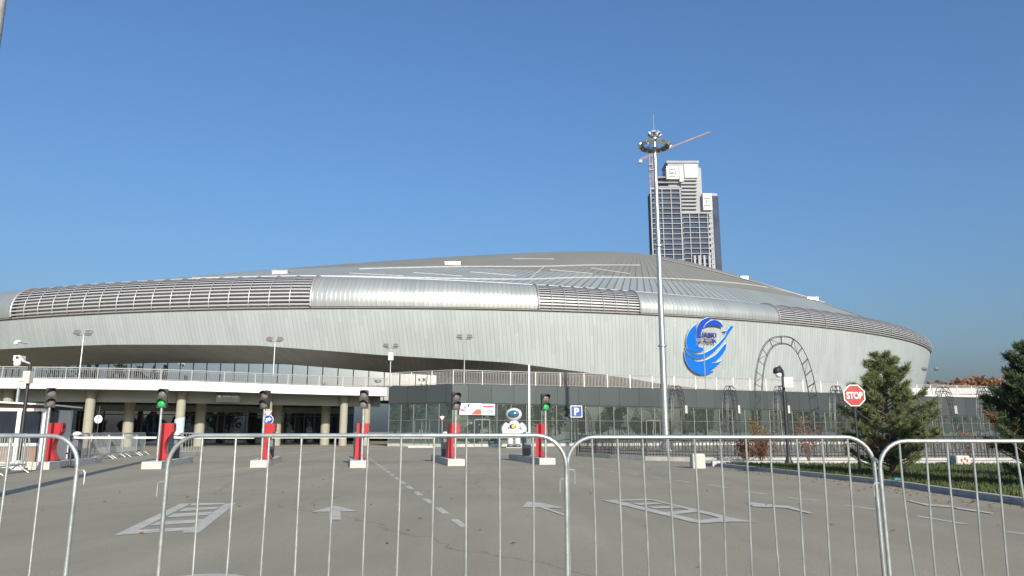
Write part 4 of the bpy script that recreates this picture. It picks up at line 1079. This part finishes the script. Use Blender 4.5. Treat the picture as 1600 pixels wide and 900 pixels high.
# ================================================================== DECORATIVE LATTICE ARCHES
def arch_mesh(o, W, H, dpt=.32, th_=.34, zleg=.0, sect=26, r=.017, white_from=None):
    def pt(u, rad_in, y):
        # u 0..1 along the arch; straight legs then a pointed-round head
        w = W/2-rad_in; hh = H-rad_in
        a = math.pi*(1-u)
        x = w*math.cos(a)*(abs(math.cos(a))**-.22 if abs(math.cos(a)) > 1e-3 else 1)
        x = max(-w, min(w, x)); z = hh*(math.sin(a)**.62 if math.sin(a) > 0 else 0)
        return Vector((x, y, z))
    for nm, ri in (('outer_tubes', 0.0), ('inner_tubes', th_)):
        mb = MB()
        for y in (-dpt/2, dpt/2): mb.tube([pt(k/80, ri, y) for k in range(81)], r, 5)
        mb.build(nm, M['rail_arch'], o)
    mb = MB()
    us = []; L_ = [pt(k/400, 0, 0) for k in range(401)]; tot = sum((L_[k+1]-L_[k]).length for k in range(400)); acc = 0; nxt = 0
    for k in range(400):
        if acc >= nxt: us.append(k/400); nxt += tot/sect
        acc += (L_[k+1]-L_[k]).length
    us.append(1.0)
    for i, u in enumerate(us):
        q = [pt(u, 0, -dpt/2), pt(u, 0, dpt/2), pt(u, th_, dpt/2), pt(u, th_, -dpt/2)]
        for j in range(4): mb.tube([q[j], q[(j+1) % 4]], r*.75, 4)
        if i+1 < len(us) and i % 2 == 0: mb.tube([pt(u, 0, -dpt/2), pt(us[i+1], th_, -dpt/2)], r*.6, 4)
    mb.build('cross_braces', M['rail_arch'], o)
M['rail_arch'] = mat('dark arch tubing', (0.06, 0.065, 0.065), 0.45, 0.3, 0.15, 6.0)
YA = 35.0; a0 = at(1184, 700, YA); a1 = at(1281, 700, YA); hh = at(1231, 526, YA).z
ar = thing('lattice_arch', (0, 0, 0), 'tallest dark metal lattice arch standing behind the black fence', 'arch', 'metal lattice arches')
arch_mesh(ar, a1.x-a0.x, hh, r=.017, sect=22, dpt=.42); ar.location = ((a0.x+a1.x)/2, YA, 0); ar.rotation_euler = (0, 0, R(-24))
sa = None
AR = [(1056, 603, 46, 58, 'small dark lattice arch just right of the high mast'), (1140, 606, 46, 58, 'small dark lattice arch between the high mast and the tallest arch'),
      (1218, 606, 46, 56, 'small dark lattice arch seen through the tallest arch'), (1306, 604, 46, 52, 'small dark lattice arch behind the stop sign'),
      (1474, 613, 47, 40, 'small dark lattice arch right of the pine tree'), (1538, 613, 47, 40, 'small dark lattice arch left of the dark pine at the right edge')]
for px_, yt, Y, rz, lab in AR:
    b = at(px_, yt, Y)
    if sa is None:
        sa = thing('lattice_arch', (0, 0, 0), lab, 'arch', 'metal lattice arches'); arch_mesh(sa, 2.9, b.z, r=.021, sect=15, dpt=.26, th_=.26)
        mb = MB()
        for dx in (-.14, .08): mb.box((1.24+dx, -.20, 2.30), (1.29+dx, -.15, 2.75))
        mb.box((1.08, -.21, 2.26), (1.40, -.14, 2.30)); mb.build('white_bracket', M['white'], sa)
        sa.location = (b.x, Y, 0); sa.rotation_euler = (0, 0, R(rz))
    else: dup(sa, (b.x, Y, 0), R(rz), lab)

# ================================================================== BLACK LATTICE FENCE
FL = [Vector((x, y, 0)) for x, y in ((3.05, 35.6), (4.2, 32.4), (5.3, 30.2), (6.9, 29.0), (10, 28.8), (14, 28.6), (18, 28.5), (23, 28.4), (28, 28.3))]
fe = thing('lattice_fence', (10, 28.8, 0), 'low black metal lattice fence on a stone kerb in front of the pavilion', 'fence')
mb = MB(); wall(mb, FL, 0, .16); slab(mb, FL, offs(FL, .25), .16); wall(mb, offs(FL, .25), 0, .16); mb.build('stone_kerb', M['conc_g'], fe, recalc=False)
FM = offs(FL, .12)
mb = MB()
for z in (.24, .36, .80, .95): mb.tube([(p.x, p.y, z) for p in FM], .016, 5)
mb.build('rails', M['black'], fe)
mb = MB(); first = None
for a, b in zip(FM, FM[1:]):
    l = (b-a).length; t = (b-a).normalized(); n = max(1, int(l/.13))
    for k in range(n):
        p = a+t*(l*k/n); mb.box((p.x-.015, p.y-.015, .17), (p.x+.015, p.y+.015, .95))
    n2 = max(1, int(l/.30))
    for k in range(n2):
        p = a+t*(l*(k+.5)/n2); mb.tube([(p.x+t.x*.11*math.cos(q), p.y+t.y*.11*math.cos(q), .58+.17*math.sin(q)) for q in [j*math.pi/5 for j in range(10)]], .009, 4, closed=True)
mb.build('lattice', M['black'], fe)
fp = None
for a, b in zip(FM, FM[1:]):
    l = (b-a).length; n = max(1, round(l/2.2))
    for k in range(n):
        p = a+(b-a)*(k/n)
        if fp is None:
            q = MB(); q.box((p.x-.03, p.y-.03, .0), (p.x+.03, p.y+.03, 1.03)); fo = q.build('post', M['black'], fe); fp = p
        else: c = fo.copy(); COL.objects.link(c); c.location = p-fp

# concrete blocks
def block(px0, px1, py0, py1, lab, m, extra=False):
    a = atz(px0, py1); b = atz(px1, py1); h = at(px0, py0, a.y).z; w = b.x-a.x
    o = thing('concrete_block', ((a.x+b.x)/2, a.y+w/2, 0), lab, 'concrete block')
    mb = MB(); c = .03
    pr = [(a.x+c, a.y), (b.x-c, a.y), (b.x, a.y+c), (b.x, a.y+w-c), (b.x-c, a.y+w), (a.x+c, a.y+w), (a.x, a.y+w-c), (a.x, a.y+c)]
    cx, cy = (a.x+b.x)/2, a.y+w/2
    lv_ = [(1, 0), (1, h-.05), (.9, h)]
    base = len(mb.v)
    for s_, z in lv_: mb.v += [(cx+(x-cx)*s_, cy+(y-cy)*s_, z) for x, y in pr]
    for i_ in range(2):
        for k_ in range(8): k2 = (k_+1) % 8; mb.face((base+i_*8+k_, base+i_*8+k2, base+(i_+1)*8+k2, base+(i_+1)*8+k_))
    mb.face([base+16+k_ for k_ in range(8)]); ob = mb.build('block', m, o)
    if extra:
        for dx, dz in ((.3, .5), (.55, .62), (.42, .22), (.7, .45)):
            mb = MB(); mb.box((a.x+w*dx, a.y-.004, h*dz), (a.x+w*dx+.05, a.y-.001, h*dz+.09)); mb.build('red_mark', M['red_dk'], o)
block(1083, 1103, 709, 732, 'white painted concrete block standing at the road edge before the black fence', M['conc'])
block(1496, 1518, 712, 731, 'white concrete block with red marks on the kerb behind the lawn', M['conc'], True)

# ================================================================== SIGNS
def disc(mb, c, r, n, y, th_=.012, mi=0, rot=0.0):
    mb.prism([(c.x+r*math.cos(rot+2*math.pi*k/n), y, c.z+r*math.sin(rot+2*math.pi*k/n)) for k in range(n)], (0, th_, 0), mi, mi)
p = Vector((8.32, 18.15, 0)); c = at(1333.5, 618, p.y); r = (at(1350, 618, p.y).x-at(1317, 618, p.y).x)/2/math.cos(math.pi/8)
ss = thing('stop_sign', p, 'red octagonal stop sign on a dark pole beside the loose green pine', 'stop sign')
mb = MB(); mb.tube([(c.x, p.y, 0), (c.x, p.y, c.z+r*.8)], .03, 10); mb.build('pole', M['black'], ss, smooth=True)
mb = MB(); disc(mb, c, r, 8, p.y-.05, rot=math.pi/8); mb.build('border', M['sign_white'], ss)
mb = MB(); disc(mb, c, r*.91, 8, p.y-.058, .006, rot=math.pi/8); mb.build('plate', M['sign_red'], ss)
text_obj('STOP', 'lettering', M['sign_white'], ss, (c.x, p.y-.062, c.z), r*1.38, r*.60, .002, bold=.02)
p = atz(901, 712); c = at(900.5, 643, p.y); hw = (at(909.5, 643, p.y).x-at(891.5, 643, p.y).x)/2
ps = thing('parking_sign', p, 'square blue parking sign with white letter P on a dark post', 'parking sign')
mb = MB(); mb.tube([(c.x, p.y, 0), (c.x, p.y, c.z+hw*.8)], .04, 10); mb.build('pole', M['black'], ps, smooth=True)
mb = MB(); mb.box((c.x-hw, p.y-.06, c.z-hw), (c.x+hw, p.y-.045, c.z+hw)); mb.build('border', M['sign_white'], ps)
mb = MB(); mb.box((c.x-hw*.9, p.y-.066, c.z-hw*.9), (c.x+hw*.9, p.y-.0605, c.z+hw*.9)); mb.build('plate', M['sign_blue'], ps)
text_obj('P', 'lettering', M['sign_white'], ps, (c.x+.01, p.y-.069, c.z), hw*.82, hw*1.25, .002, bold=.03)
yp = 31.0; c = at(420, 656, yp); c2 = at(419.5, 645.5, yp); r = .20
ys = thing('yield_sign', (c.x, yp, 0), 'white yield triangle above a round blue arrow sign, in front of a cream column', 'road sign')
mb = MB(); mb.tube([(c.x, yp, 0), (c.x, yp, c2.z+.2)], .03, 8); mb.build('pole', M['galv'], ys, smooth=True)
mb = MB(); mb.prism([(c2.x-.2, yp-.05, c2.z+.12), (c2.x, yp-.05, c2.z-.20), (c2.x+.2, yp-.05, c2.z+.12)], (0, .01, 0)); t_ = mb.build('triangle_border', M['sign_red'], ys)
mb = MB(); mb.prism([(c2.x-.155, yp-.056, c2.z+.095), (c2.x, yp-.056, c2.z-.145), (c2.x+.155, yp-.056, c2.z+.095)], (0, .005, 0)); mb.build('triangle_face', M['sign_white'], t_)
mb = MB(); disc(mb, c, .205, 28, yp-.05); b_ = mb.build('disc_border', M['sign_white'], ys)
mb = MB(); disc(mb, c, .185, 28, yp-.056, .005); mb.build('disc_face', M['sign_blue'], b_)
mb = MB(); y_ = yp-.062
mb.prism([(c.x-.10, y_, c.z-.10), (c.x-.04, y_, c.z-.10), (c.x-.04, y_, c.z+.0), (c.x+.02, y_, c.z+.0), (c.x+.02, y_, c.z-.06), (c.x+.13, y_, c.z+.03), (c.x+.02, y_, c.z+.12), (c.x+.02, y_, c.z+.06), (c.x-.10, y_, c.z+.06)], (0, .004, 0)); mb.build('arrow', M['sign_white'], b_)
yp = 40.0; c = at(154, 655, yp); rs = thing('round_sign', (c.x, yp, 0), 'round white sign with a dark middle strip in front of the dark entrance', 'road sign')
mb = MB(); mb.tube([(c.x, yp, 0), (c.x, yp, c.z+.7)], .03, 8); mb.tube([(c.x, yp-.05, c.z-.2), (c.x, yp-.05, c.z+.2)], .02, 6); mb.build('pole', M['black'], rs)
mb = MB(); disc(mb, c, .215, 26, yp-.03); mb.build('plate', M['sign_white'], rs)
yp = 45.0; c = at(691, 653, yp); rs = thing('yield_sign', (c.x, yp, 0), 'small far yield sign on a thin post before the side glazing', 'road sign')
mb = MB(); mb.tube([(c.x, yp, 0), (c.x, yp, c.z+.2)], .025, 8); mb.build('pole', M['galv'], rs)
mb = MB(); mb.prism([(c.x-.19, yp-.04, c.z+.12), (c.x, yp-.04, c.z-.19), (c.x+.19, yp-.04, c.z+.12)], (0, .01, 0)); t_ = mb.build('triangle_border', M['sign_red'], rs)
mb = MB(); mb.prism([(c.x-.13, yp-.046, c.z+.085), (c.x, yp-.046, c.z-.12), (c.x+.13, yp-.046, c.z+.085)], (0, .005, 0)); mb.build('triangle_face', M['sign_white'], t_)
# banner wrapped on the column behind the second terminal
p = on_line(offs(ED, 1.5), 280); z0, z1 = at(280, 676, p.y).z, at(280, 651, p.y).z
bn = thing('column_banner', (p.x, p.y, z0), 'pale blue banner with purple scribbles wrapped round a cream column', 'banner')
mb = MB(); rr_ = .36
for k in range(14):
    a_, b_ = math.pi+math.pi*k/14, math.pi+math.pi*(k+1)/14
    mb.poly([(p.x+rr_*math.cos(a_), p.y+rr_*math.sin(a_), z0), (p.x+rr_*math.cos(b_), p.y+rr_*math.sin(b_), z0), (p.x+rr_*math.cos(b_), p.y+rr_*math.sin(b_), z1-.25+.25*k/14), (p.x+rr_*math.cos(a_), p.y+rr_*math.sin(a_), z1-.25+.25*max(0, k-1)/14)])
mb.build('cloth', M['pale_blue'], bn, recalc=False)
mb = MB(); rp_ = .37
def onc(an, z): return Vector((p.x+rp_*math.cos(an), p.y+rp_*math.sin(an), z))
mb.tube([onc(R(235+20*math.sin(k*.9)), z0+.1+.06*k) for k in range(9)], .012, 4); mb.tube([onc(R(270+12*math.cos(k*1.3)), z0+.15+.05*k) for k in range(8)], .010, 4); mb.build('scribble', M['logo_t'], bn)

# posters on the pavilion glazing
def poster(px0, px1, py0, py1, lab, kind):
    pa, pb = on_line(PV[1:], px0), on_line(PV[1:], px1); f_ = -.06
    t = (pb-pa).normalized(); n = Vector((t.y, -t.x, 0)); pa += n*.1; pb += n*.1
    z1a = at(px0, py0, pa.y).z; z0a = at(px0, py1, pa.y).z
    o = thing('poster', (pa.x, pa.y, z0a), lab, 'poster', 'posters at the top of the pavilion glazing')
    W = (pb-pa).length; H = z1a-z0a
    def P(u, v, k=0): q = pa+t*(W*u)+n*(.004*k); return (q.x, q.y, z0a+H*v)
    mb = MB(); mb.prism([P(0, 0), P(1, 0), P(1, 1), P(0, 1)], -n*.03); mb.build('board', M['sign_white'], o)
    def shape(nm, pts, m, k=1): mb = MB(); mb.prism([P(u, v, k) for u, v in pts], -n*.003); mb.build(nm, m, o)
    if kind == 0:
        shape('pale_panel', [(.05, .05), (.62, .05), (.75, .5), (.70, .96), (.05, .96)], M['pale_blue'])
        shape('red_wedge', [(.52, .03), (.98, .03), (.98, .5), (.76, .5)], M['poster_red'], 2)
        shape('pink_stroke', [(.02, .34), (.22, .30), (.26, .42), (.04, .52)], M['poster_red'], 2)
        shape('dark_stroke', [(.16, .50), (.20, .50), (.29, .72), (.25, .74)], M['black'], 3)
        shape('dark_shape', [(.35, .70), (.39, .62), (.42, .78), (.46, .90), (.41, .94), (.36, .86)], M['black'], 3)
        shape('white_shape', [(.34, .05), (.50, .05), (.50, .40), (.46, .62), (.38, .62), (.33, .40)], M['sign_white'], 2)
    else:
        shape('red_header', [(.05, .66), (.92, .66), (.92, .84), (.05, .84)], M['poster_red'])
        shape('grey_picture', [(.38, .10), (.90, .10), (.90, .52), (.38, .52)], M['poster_grey'])
        for j in range(3): shape('grey_line', [(.08, .14+.13*j), (.30, .14+.13*j), (.30, .20+.13*j), (.08, .20+.13*j)], M['poster_grey'])
poster(717, 751.5, 630, 648, 'white poster with a red wedge and pale blue panel beside the traffic light', 0)
poster(751.8, 772, 631, 648.5, 'white poster with a red header strip and grey picture', 1)

# ================================================================== WHITE ROBOT FIGURE
yr = 53.5; base = at(803, 699, yr); rb = thing('robot_figure', (base.x, yr, 0), 'large white robot figure with blue visor and yellow badge holding a white board', 'robot figure')
def rp2(x, y, dy=0): return at(x, y, yr+dy)
k_ = yr/F*1.02
def ell_(mb, x, y, rx, rz, ry, dy=0, mi=0): mb.ellipsoid(rp2(x, y, dy), (rx*k_, ry*k_, rz*k_), 20, 12, mi)
mb = MB(); ell_(mb, 803, 647.5, 12.3, 9.8, 9); mb.build('head', M['robot'], rb, smooth=True)
mb = MB(); ell_(mb, 802.5, 647, 8.6, 5.8, 4, -.31); mb.build('visor', M['visor'], rb, smooth=True)
mb = MB(); ell_(mb, 803, 667, 9.2, 10.5, 7); ell_(mb, 803, 676, 8.6, 7, 6.5); mb.build('torso', M['robot'], rb, smooth=True)
mb = MB(); ell_(mb, 801.5, 666.5, 4.8, 3.6, 2.4, -.27, 0); mb.build('chest_window', M['cab_d'], rb, smooth=True)
mb = MB(); ell_(mb, 801.8, 666.5, 2.6, 2.6, 1.4, -.37); mb.build('badge', M['yellow'], rb, smooth=True)
for s_ in (-1, 1):
    mb = MB(); sh = rp2(803+s_*10, 662); el_ = rp2(803+s_*15.5, 671, -.1); ha = rp2(803+s_*12, 676, -.42)
    mb.tube(catmull([sh, el_, ha], 5), [.17, .2, .22, .23, .24, .22, .2, .19, .18, .17, .16], 12); mb.ellipsoid(ha, (.16, .16, .15)); mb.build('arm', M['robot'], rb, smooth=True)
    mb = MB(); l0 = rp2(803+s_*5.4, 681); l1 = rp2(803+s_*5.8, 694)
    mb.tube([l0, (l0+l1)/2, l1], [.2, .22, .2], 12); mb.build('leg', M['robot'], rb, smooth=True)
    mb = MB(); mb.ellipsoid((l1.x, l1.y-.08, l1.z-.1), (.24, .32, .14)); lf = mb.build('boot', M['cab'], rb, smooth=True)
mb = MB(); a = rp2(785.5, 678.5, -.75); b = rp2(813, 671, -.75); mb.box((a.x, a.y-.03, a.z), (b.x, a.y, b.z)); mb.build('board', M['sign_white'], rb)
mb = MB()
for j in range(8): 
    if j != 5: x_ = a.x+.2+.125*j; mb.box((x_, a.y-.036, a.z+.1), (x_+.07, a.y-.031, a.z+.22))
mb.build('board_marks', M['cab'], rb)
mb = MB(); mb.box((base.x-.55, yr-.3, 0), (base.x+.55, yr+.35, .06)); mb.tube([(base.x, yr+.05, .05), (base.x, yr+.05, .6)], .05, 8); mb.build('stand', M['galv'], rb)

# ================================================================== PINES
def pine(name, p, H, spread, m, mdead, lab, seed, nb=70, tuft=15, dens=1.0, low=.10, cat='pine tree', nl_=.12, lean=0):
    rnd = random.Random(seed); o = thing(name, p, lab, cat)
    tr = MB(); P = [Vector((p.x+.02*math.sin(k), p.y+.02*math.cos(k*1.7), H*k/8)) for k in range(9)]
    tr.tube(P, [H*.026*(1-.88*k/8)+.004 for k in range(9)], 8)
    nd_, dd = MB(), MB()
    def bunch(c, d, mbx, n, ln):
        for _ in range(n):
            v = (d*rnd.uniform(.35, 1.0)+Vector((rnd.gauss(0, .55), rnd.gauss(0, .55), rnd.gauss(0, .5)))).normalized()*ln*rnd.uniform(.65, 1.15)
            s_ = v.cross(Vector((rnd.gauss(0, 1), rnd.gauss(0, 1), rnd.gauss(0, 1)))).normalized()*rnd.uniform(.0045, .0085)
            b_ = c+Vector((rnd.gauss(0, .015), rnd.gauss(0, .015), rnd.gauss(0, .015)))
            mbx.poly([b_-s_, b_+s_, b_+v+s_*.4, b_+v-s_*.4])
    for i in range(nb):
        f = low+(1-low)*(i/(nb-1))**.9; z = H*f*.96
        prof = min(1.0, (f+.25)/.45) if f < .2 else 1.0
        ln = spread*(1-f)**.62*prof*rnd.uniform(.62, 1.12)+.10
        an = i*2.39996+rnd.uniform(-.5, .5); rise = rnd.uniform(.10, .45)+.55*f
        d = Vector((math.cos(an), math.sin(an), rise)).normalized(); b0 = Vector((p.x, p.y, z))
        P = [b0+d*(ln*k/5)+Vector((0, 0, -.06*ln*math.sin(math.pi*k/5)+.10*ln*(k/5)**2)) for k in range(6)]
        tr.tube(P, [.020*(1-.75*k/5)*(1.25-f)+.003 for k in range(6)], 5)
        dead = (f < .26 and rnd.random() < .30)
        nt = max(3, int(tuft*ln/spread*1.5))
        for k in range(nt):
            t = .28+.72*(k+rnd.random())/nt; q = P[0].lerp(P[5], t)+Vector((0, 0, .06*ln*t))
            side = Vector((-d.y, d.x, 0))*rnd.choice((-1, 1))*rnd.uniform(.05, .34)*ln*(1.25-t)
            e = q+side+d*.10*ln+Vector((0, 0, rnd.uniform(-.02, .12)*ln))
            tr.tube([q, e], [.006, .003], 4)
            dirv = (e-q).normalized()*.6+d*.4+Vector((0, 0, .35))
            mx_ = dd if (dead and rnd.random() < .75) else nd_
            for w_ in (0.25, .6, 1.0): bunch(q.lerp(e, w_), dirv, mx_, int(26*dens), nl_)
        bunch(P[5], d+Vector((0, 0, .4)), dd if dead else nd_, int(44*dens), nl_*1.15)
    bunch(Vector((p.x, p.y, H*.97)), Vector((0, 0, 1)), nd_, 60, nl_*1.2)
    tr.build('trunk', M['bark'], o, recalc=False)
    cr_ = nd_.build('crown', m, o, recalc=False)
    if dd.f: dd.build('dead_needles', mdead, cr_, recalc=False)
    return o
p = atz(1396, 747); p = Vector((p.x, p.y, .1)); hp = at(1383, 549, p.y).z-.1
pine('pine_tree', Vector((p.x, p.y, 0)), hp, 1.30, M['needle'], M['needle_br'], 'loose green pine tree with brown lower needles beside the stop sign', 11, nb=82, tuft=13, dens=.72, low=.03)
pine('pine_tree', Vector((10.2, 14.3, 0)), 2.80, 1.32, M['needle_dk'], M['needle_br'], 'dense dark pine tree at the right edge of the lawn', 5, nb=95, tuft=17, dens=1.1, low=.04, nl_=.11)

pr2 = [o for o in SC.objects if o.get('category') == 'pine tree'][-1]
dup(pr2, (pr2.location.x+1.9, pr2.location.y-3.2, 0), 1.1, 'dark pine tree past the right edge, nearest the road')
dup(pr2, (pr2.location.x+3.0, pr2.location.y+.2, 0), 2.3, 'dark pine tree past the right edge, behind the nearest one')
# shrubs
def shrub(name, p, H, rad, m, lab, seed, n=420, leaf=.05, stems=9, cat='shrub'):
    rnd = random.Random(seed); o = thing(name, p, lab, cat); st_, lf_ = MB(), MB()
    tips = []
    for k in range(stems):
        an = rnd.uniform(0, 6.28); r_ = rad*rnd.uniform(.3, 1.0); tip = Vector((p.x+r_*math.cos(an), p.y+r_*math.sin(an), H*rnd.uniform(.6, 1.0)))
        mid = Vector((p.x+.4*r_*math.cos(an), p.y+.4*r_*math.sin(an), tip.z*.45)); c_ = catmull([(p.x, p.y, 0), mid, tip], 4)
        st_.tube(c_, [.014*(1-.7*j/(len(c_)-1)) for j in range(len(c_))], 4); tips.append(c_)
        for j in range(4):
            q = c_[rnd.randrange(3, len(c_))]; e = q+Vector((rnd.gauss(0, .16), rnd.gauss(0, .16), rnd.uniform(.02, .2)))*rad*1.4; st_.tube([q, e], [.006, .003], 4); tips.append([q, e])
    for k in range(n):
        c_ = rnd.choice(tips); q = rnd.choice(c_[1:] if len(c_) < 4 else c_[3:])+Vector((rnd.gauss(0, .08), rnd.gauss(0, .08), rnd.gauss(0, .07)))
        a_ = Vector((rnd.gauss(0, 1), rnd.gauss(0, 1), rnd.gauss(0, 1))).normalized()*leaf*rnd.uniform(.6, 1.2); b_ = a_.cross(Vector((rnd.gauss(0, 1), rnd.gauss(0, 1), rnd.gauss(0, 1)))).normalized()*leaf*.5
        if q.z < .05: q.z = .05+rnd.random()*.2
        lf_.poly([q-a_, q+b_, q+a_, q-b_])
    st_.build('stems', M['bark'], o, recalc=False); lf_.build('foliage', m, o, recalc=False); return o
for px_, py_, Y, h, rad, m, lab, n in ((1168, 719, 27.6, .95, .50, 'redleaf', 'red brown shrub behind the white kerb, left one of the pair', 620), (1190, 719, 27.4, 1.0, .52, 'redleaf', 'red brown shrub behind the white kerb left of the curved-neck post', 640),
                                 (1193, 700, 31.5, 1.75, .55, 'goldleaf', 'golden green shrub topping the red shrubs behind the fence', 420), (1264, 722, 26.3, 1.65, .42, 'redleaf', 'thin small tree with red brown leaves right of the curved-neck post', 300),
                                 (1515, 705, 30.5, 1.3, .35, 'rustleaf', 'thin rusty shrub behind the second concrete block', 200), (1418, 712, 27.8, .9, .4, 'redleaf', 'low brown shrub behind the pine on the far kerb', 260)):
    b = at(px_, py_, Y); shrub('autumn_shrub', Vector((b.x, Y, .0)), h, rad, M[m], lab, int(px_), n)
# far rust-coloured tree
def far_tree(x, y, H, rad, m, lab, seed, n=3600, leaf=.55):
    rnd = random.Random(seed); o = thing('autumn_tree', (x, y, 0), lab, 'tree')
    tr = MB(); tr.tube([(x, y, 0), (x, y, H*.6)], [.3, .15], 6)
    for k in range(7): an = k*.9; tr.tube([(x, y, H*.45), (x+rad*.7*math.cos(an), y+rad*.7*math.sin(an), H*.8)], [.14, .05], 5)
    tr.build('trunk', M['bark'], o); lf = MB()
    cl = [(Vector((rnd.gauss(0, .45)*rad, rnd.gauss(0, .45)*rad, H*(.72+.18*rnd.random()))), rad*rnd.uniform(.25, .42)) for _ in range(26)]
    for k in range(n):
        c_, r_ = rnd.choice(cl); q = Vector((x, y, 0))+c_+Vector((rnd.gauss(0, 1), rnd.gauss(0, 1), rnd.gauss(0, .7)))*r_*.55
        a_ = Vector((rnd.gauss(0, 1), rnd.gauss(0, 1), rnd.gauss(0, 1))).normalized()*leaf*rnd.uniform(.5, 1.1); b_ = a_.cross(Vector((rnd.gauss(0, 1), rnd.gauss(0, 1), rnd.gauss(0, 1)))).normalized()*leaf*.6
        lf.poly([q-a_, q+b_, q+a_, q-b_])
    lf.build('crown', m, o, recalc=False)
q = at(1517, 596, 150); far_tree(q.x, 150, q.z+.4, 5.2, M['rustleaf'], 'rust coloured round tree far behind the white roof wing', 4)

# unseen wood around the camera, mirrored in the glazing
rnd = random.Random(21); bl, bt = MB(), MB()
spots = []
for i in range(50): spots.append((-160+230*i/49+rnd.uniform(-2, 2), -66-rnd.random()*20, rnd.uniform(4, 6.5)))
for i in range(26): spots.append((-150-rnd.random()*16, -24+100*i/25+rnd.uniform(-2, 2), rnd.uniform(15, 22)))  # tall row out of view, added to darken the left hall panes
for i in range(52):
    y = -112+196*i/51+rnd.uniform(-1, 1); H = rnd.uniform(12, 16) if y < -60 else (rnd.uniform(4, 6.5) if y < -18 else rnd.uniform(10, 15))
    if -60 <= y < -18 and rnd.random() < .12: H = 9
    spots.append((116+rnd.random()*12, y, H))
for (x, y, H) in spots:
    rad = max(2.4, H*.26)
    bt.tube([(x, y, 0), (x, y, H*.7)], [.25, .1], 5)
    poplar = H > 8.9 and rnd.random() < .3
    for k in range(230):
        f = rnd.random()**.8; ww = rad*(.35 if poplar else 1)*math.sin(math.pi*min(1, .15+.85*f))**.6
        an = rnd.random()*6.28; r_ = ww*rnd.random()**.5; q = Vector((x+r_*math.cos(an), y+r_*math.sin(an), H*(.15+.85*f)))
        a_ = Vector((rnd.gauss(0, 1), rnd.gauss(0, 1), rnd.gauss(0, 1))).normalized()*rnd.uniform(.35, .8); b_ = a_.cross(Vector((rnd.gauss(0, 1), rnd.gauss(0, 1), rnd.gauss(0, 1)))).normalized()*.5
        bl.poly([q-a_, q+b_, q+a_, q-b_])
b0 = len(bl.v); off = len(bl.v)
bl.v += bt.v; bl.f += [tuple(i+off for i in f) for f in bt.f]; bl.mi += [1]*len(bt.f); bl.uv += [None]*len(bt.f)
wo_ = bl.build('tree_belt', [M['beltleaf'], M['bark']], None, recalc=False); tag(wo_, 'belt of unseen trees mirrored in the glazing, left row added to darken panes', 'wood', kind='stuff')

# fallen leaves and a scrap of litter
lv = MB(); rnd = random.Random(8)
for i in range(420):
    if i < 300: k_ = rnd.random(); p = KL[min(len(KL)-1, int(k_*(len(KL)-1)))]; x = p.x-abs(rnd.gauss(0, .5))-.03; y = p.y+rnd.uniform(-.3, .3)
    else: x = rnd.uniform(-9, 7); y = rnd.uniform(6.2, 24)
    a = rnd.random()*6.28; w = rnd.uniform(.02, .045); h = rnd.uniform(.004, .02)
    ca, sa_ = math.cos(a)*w, math.sin(a)*w
    lv.poly([(x-ca, y-sa_, .006), (x+sa_*.5, y-ca*.5, .008+h), (x+ca, y+sa_, .006+h*.4), (x-sa_*.5, y+ca*.5, .007)])
lvo = lv.build('fallen_leaves', M['rustleaf'], recalc=False); tag(lvo, 'dry autumn leaves scattered over the asphalt and along the kerb', 'leaves', kind='stuff')
p = atz(1405, 763, 0); lt = MB(); base = [(rnd.uniform(-.14, .14), rnd.uniform(-.08, .08), rnd.uniform(.0, .10)) for _ in range(16)]
for i in range(16):
    a, b, c = base[i], base[(i+5) % 16], base[(i+9) % 16]; lt.poly([(p.x-.05+q[0], p.y+q[1], .13+q[2]) for q in (a, b, c)])
M['litter'] = mat('crumpled blue plastic', (0.10, 0.28, 0.36), 0.35)
tag(lt.build('litter', M['litter'], recalc=False), 'crumpled blue plastic scrap lying on the lawn kerb below the pine', 'litter')

# thin autumn haze over the whole place (sky stays outside)
hz = MB(); hz.box((-2600, -2600, -1.0), (2600, 2600, 312.0))
hm = bpy.data.materials.new('thin haze'); hm.use_nodes = True; ht = hm.node_tree; ht.nodes.clear()
ho = nd(ht, 'ShaderNodeOutputMaterial'); hv = nd(ht, 'ShaderNodeVolumePrincipled')
hv.inputs['Color'].default_value = (0.80, 0.88, 1.0, 1); hv.inputs['Density'].default_value = 0.00005; hv.inputs['Anisotropy'].default_value = 0.0
ht.links.new(hv.outputs[0], ho.inputs['Volume'])
hzo = hz.build('haze', hm); tag(hzo, 'thin pale haze in the air over the whole place', 'haze', kind='stuff')
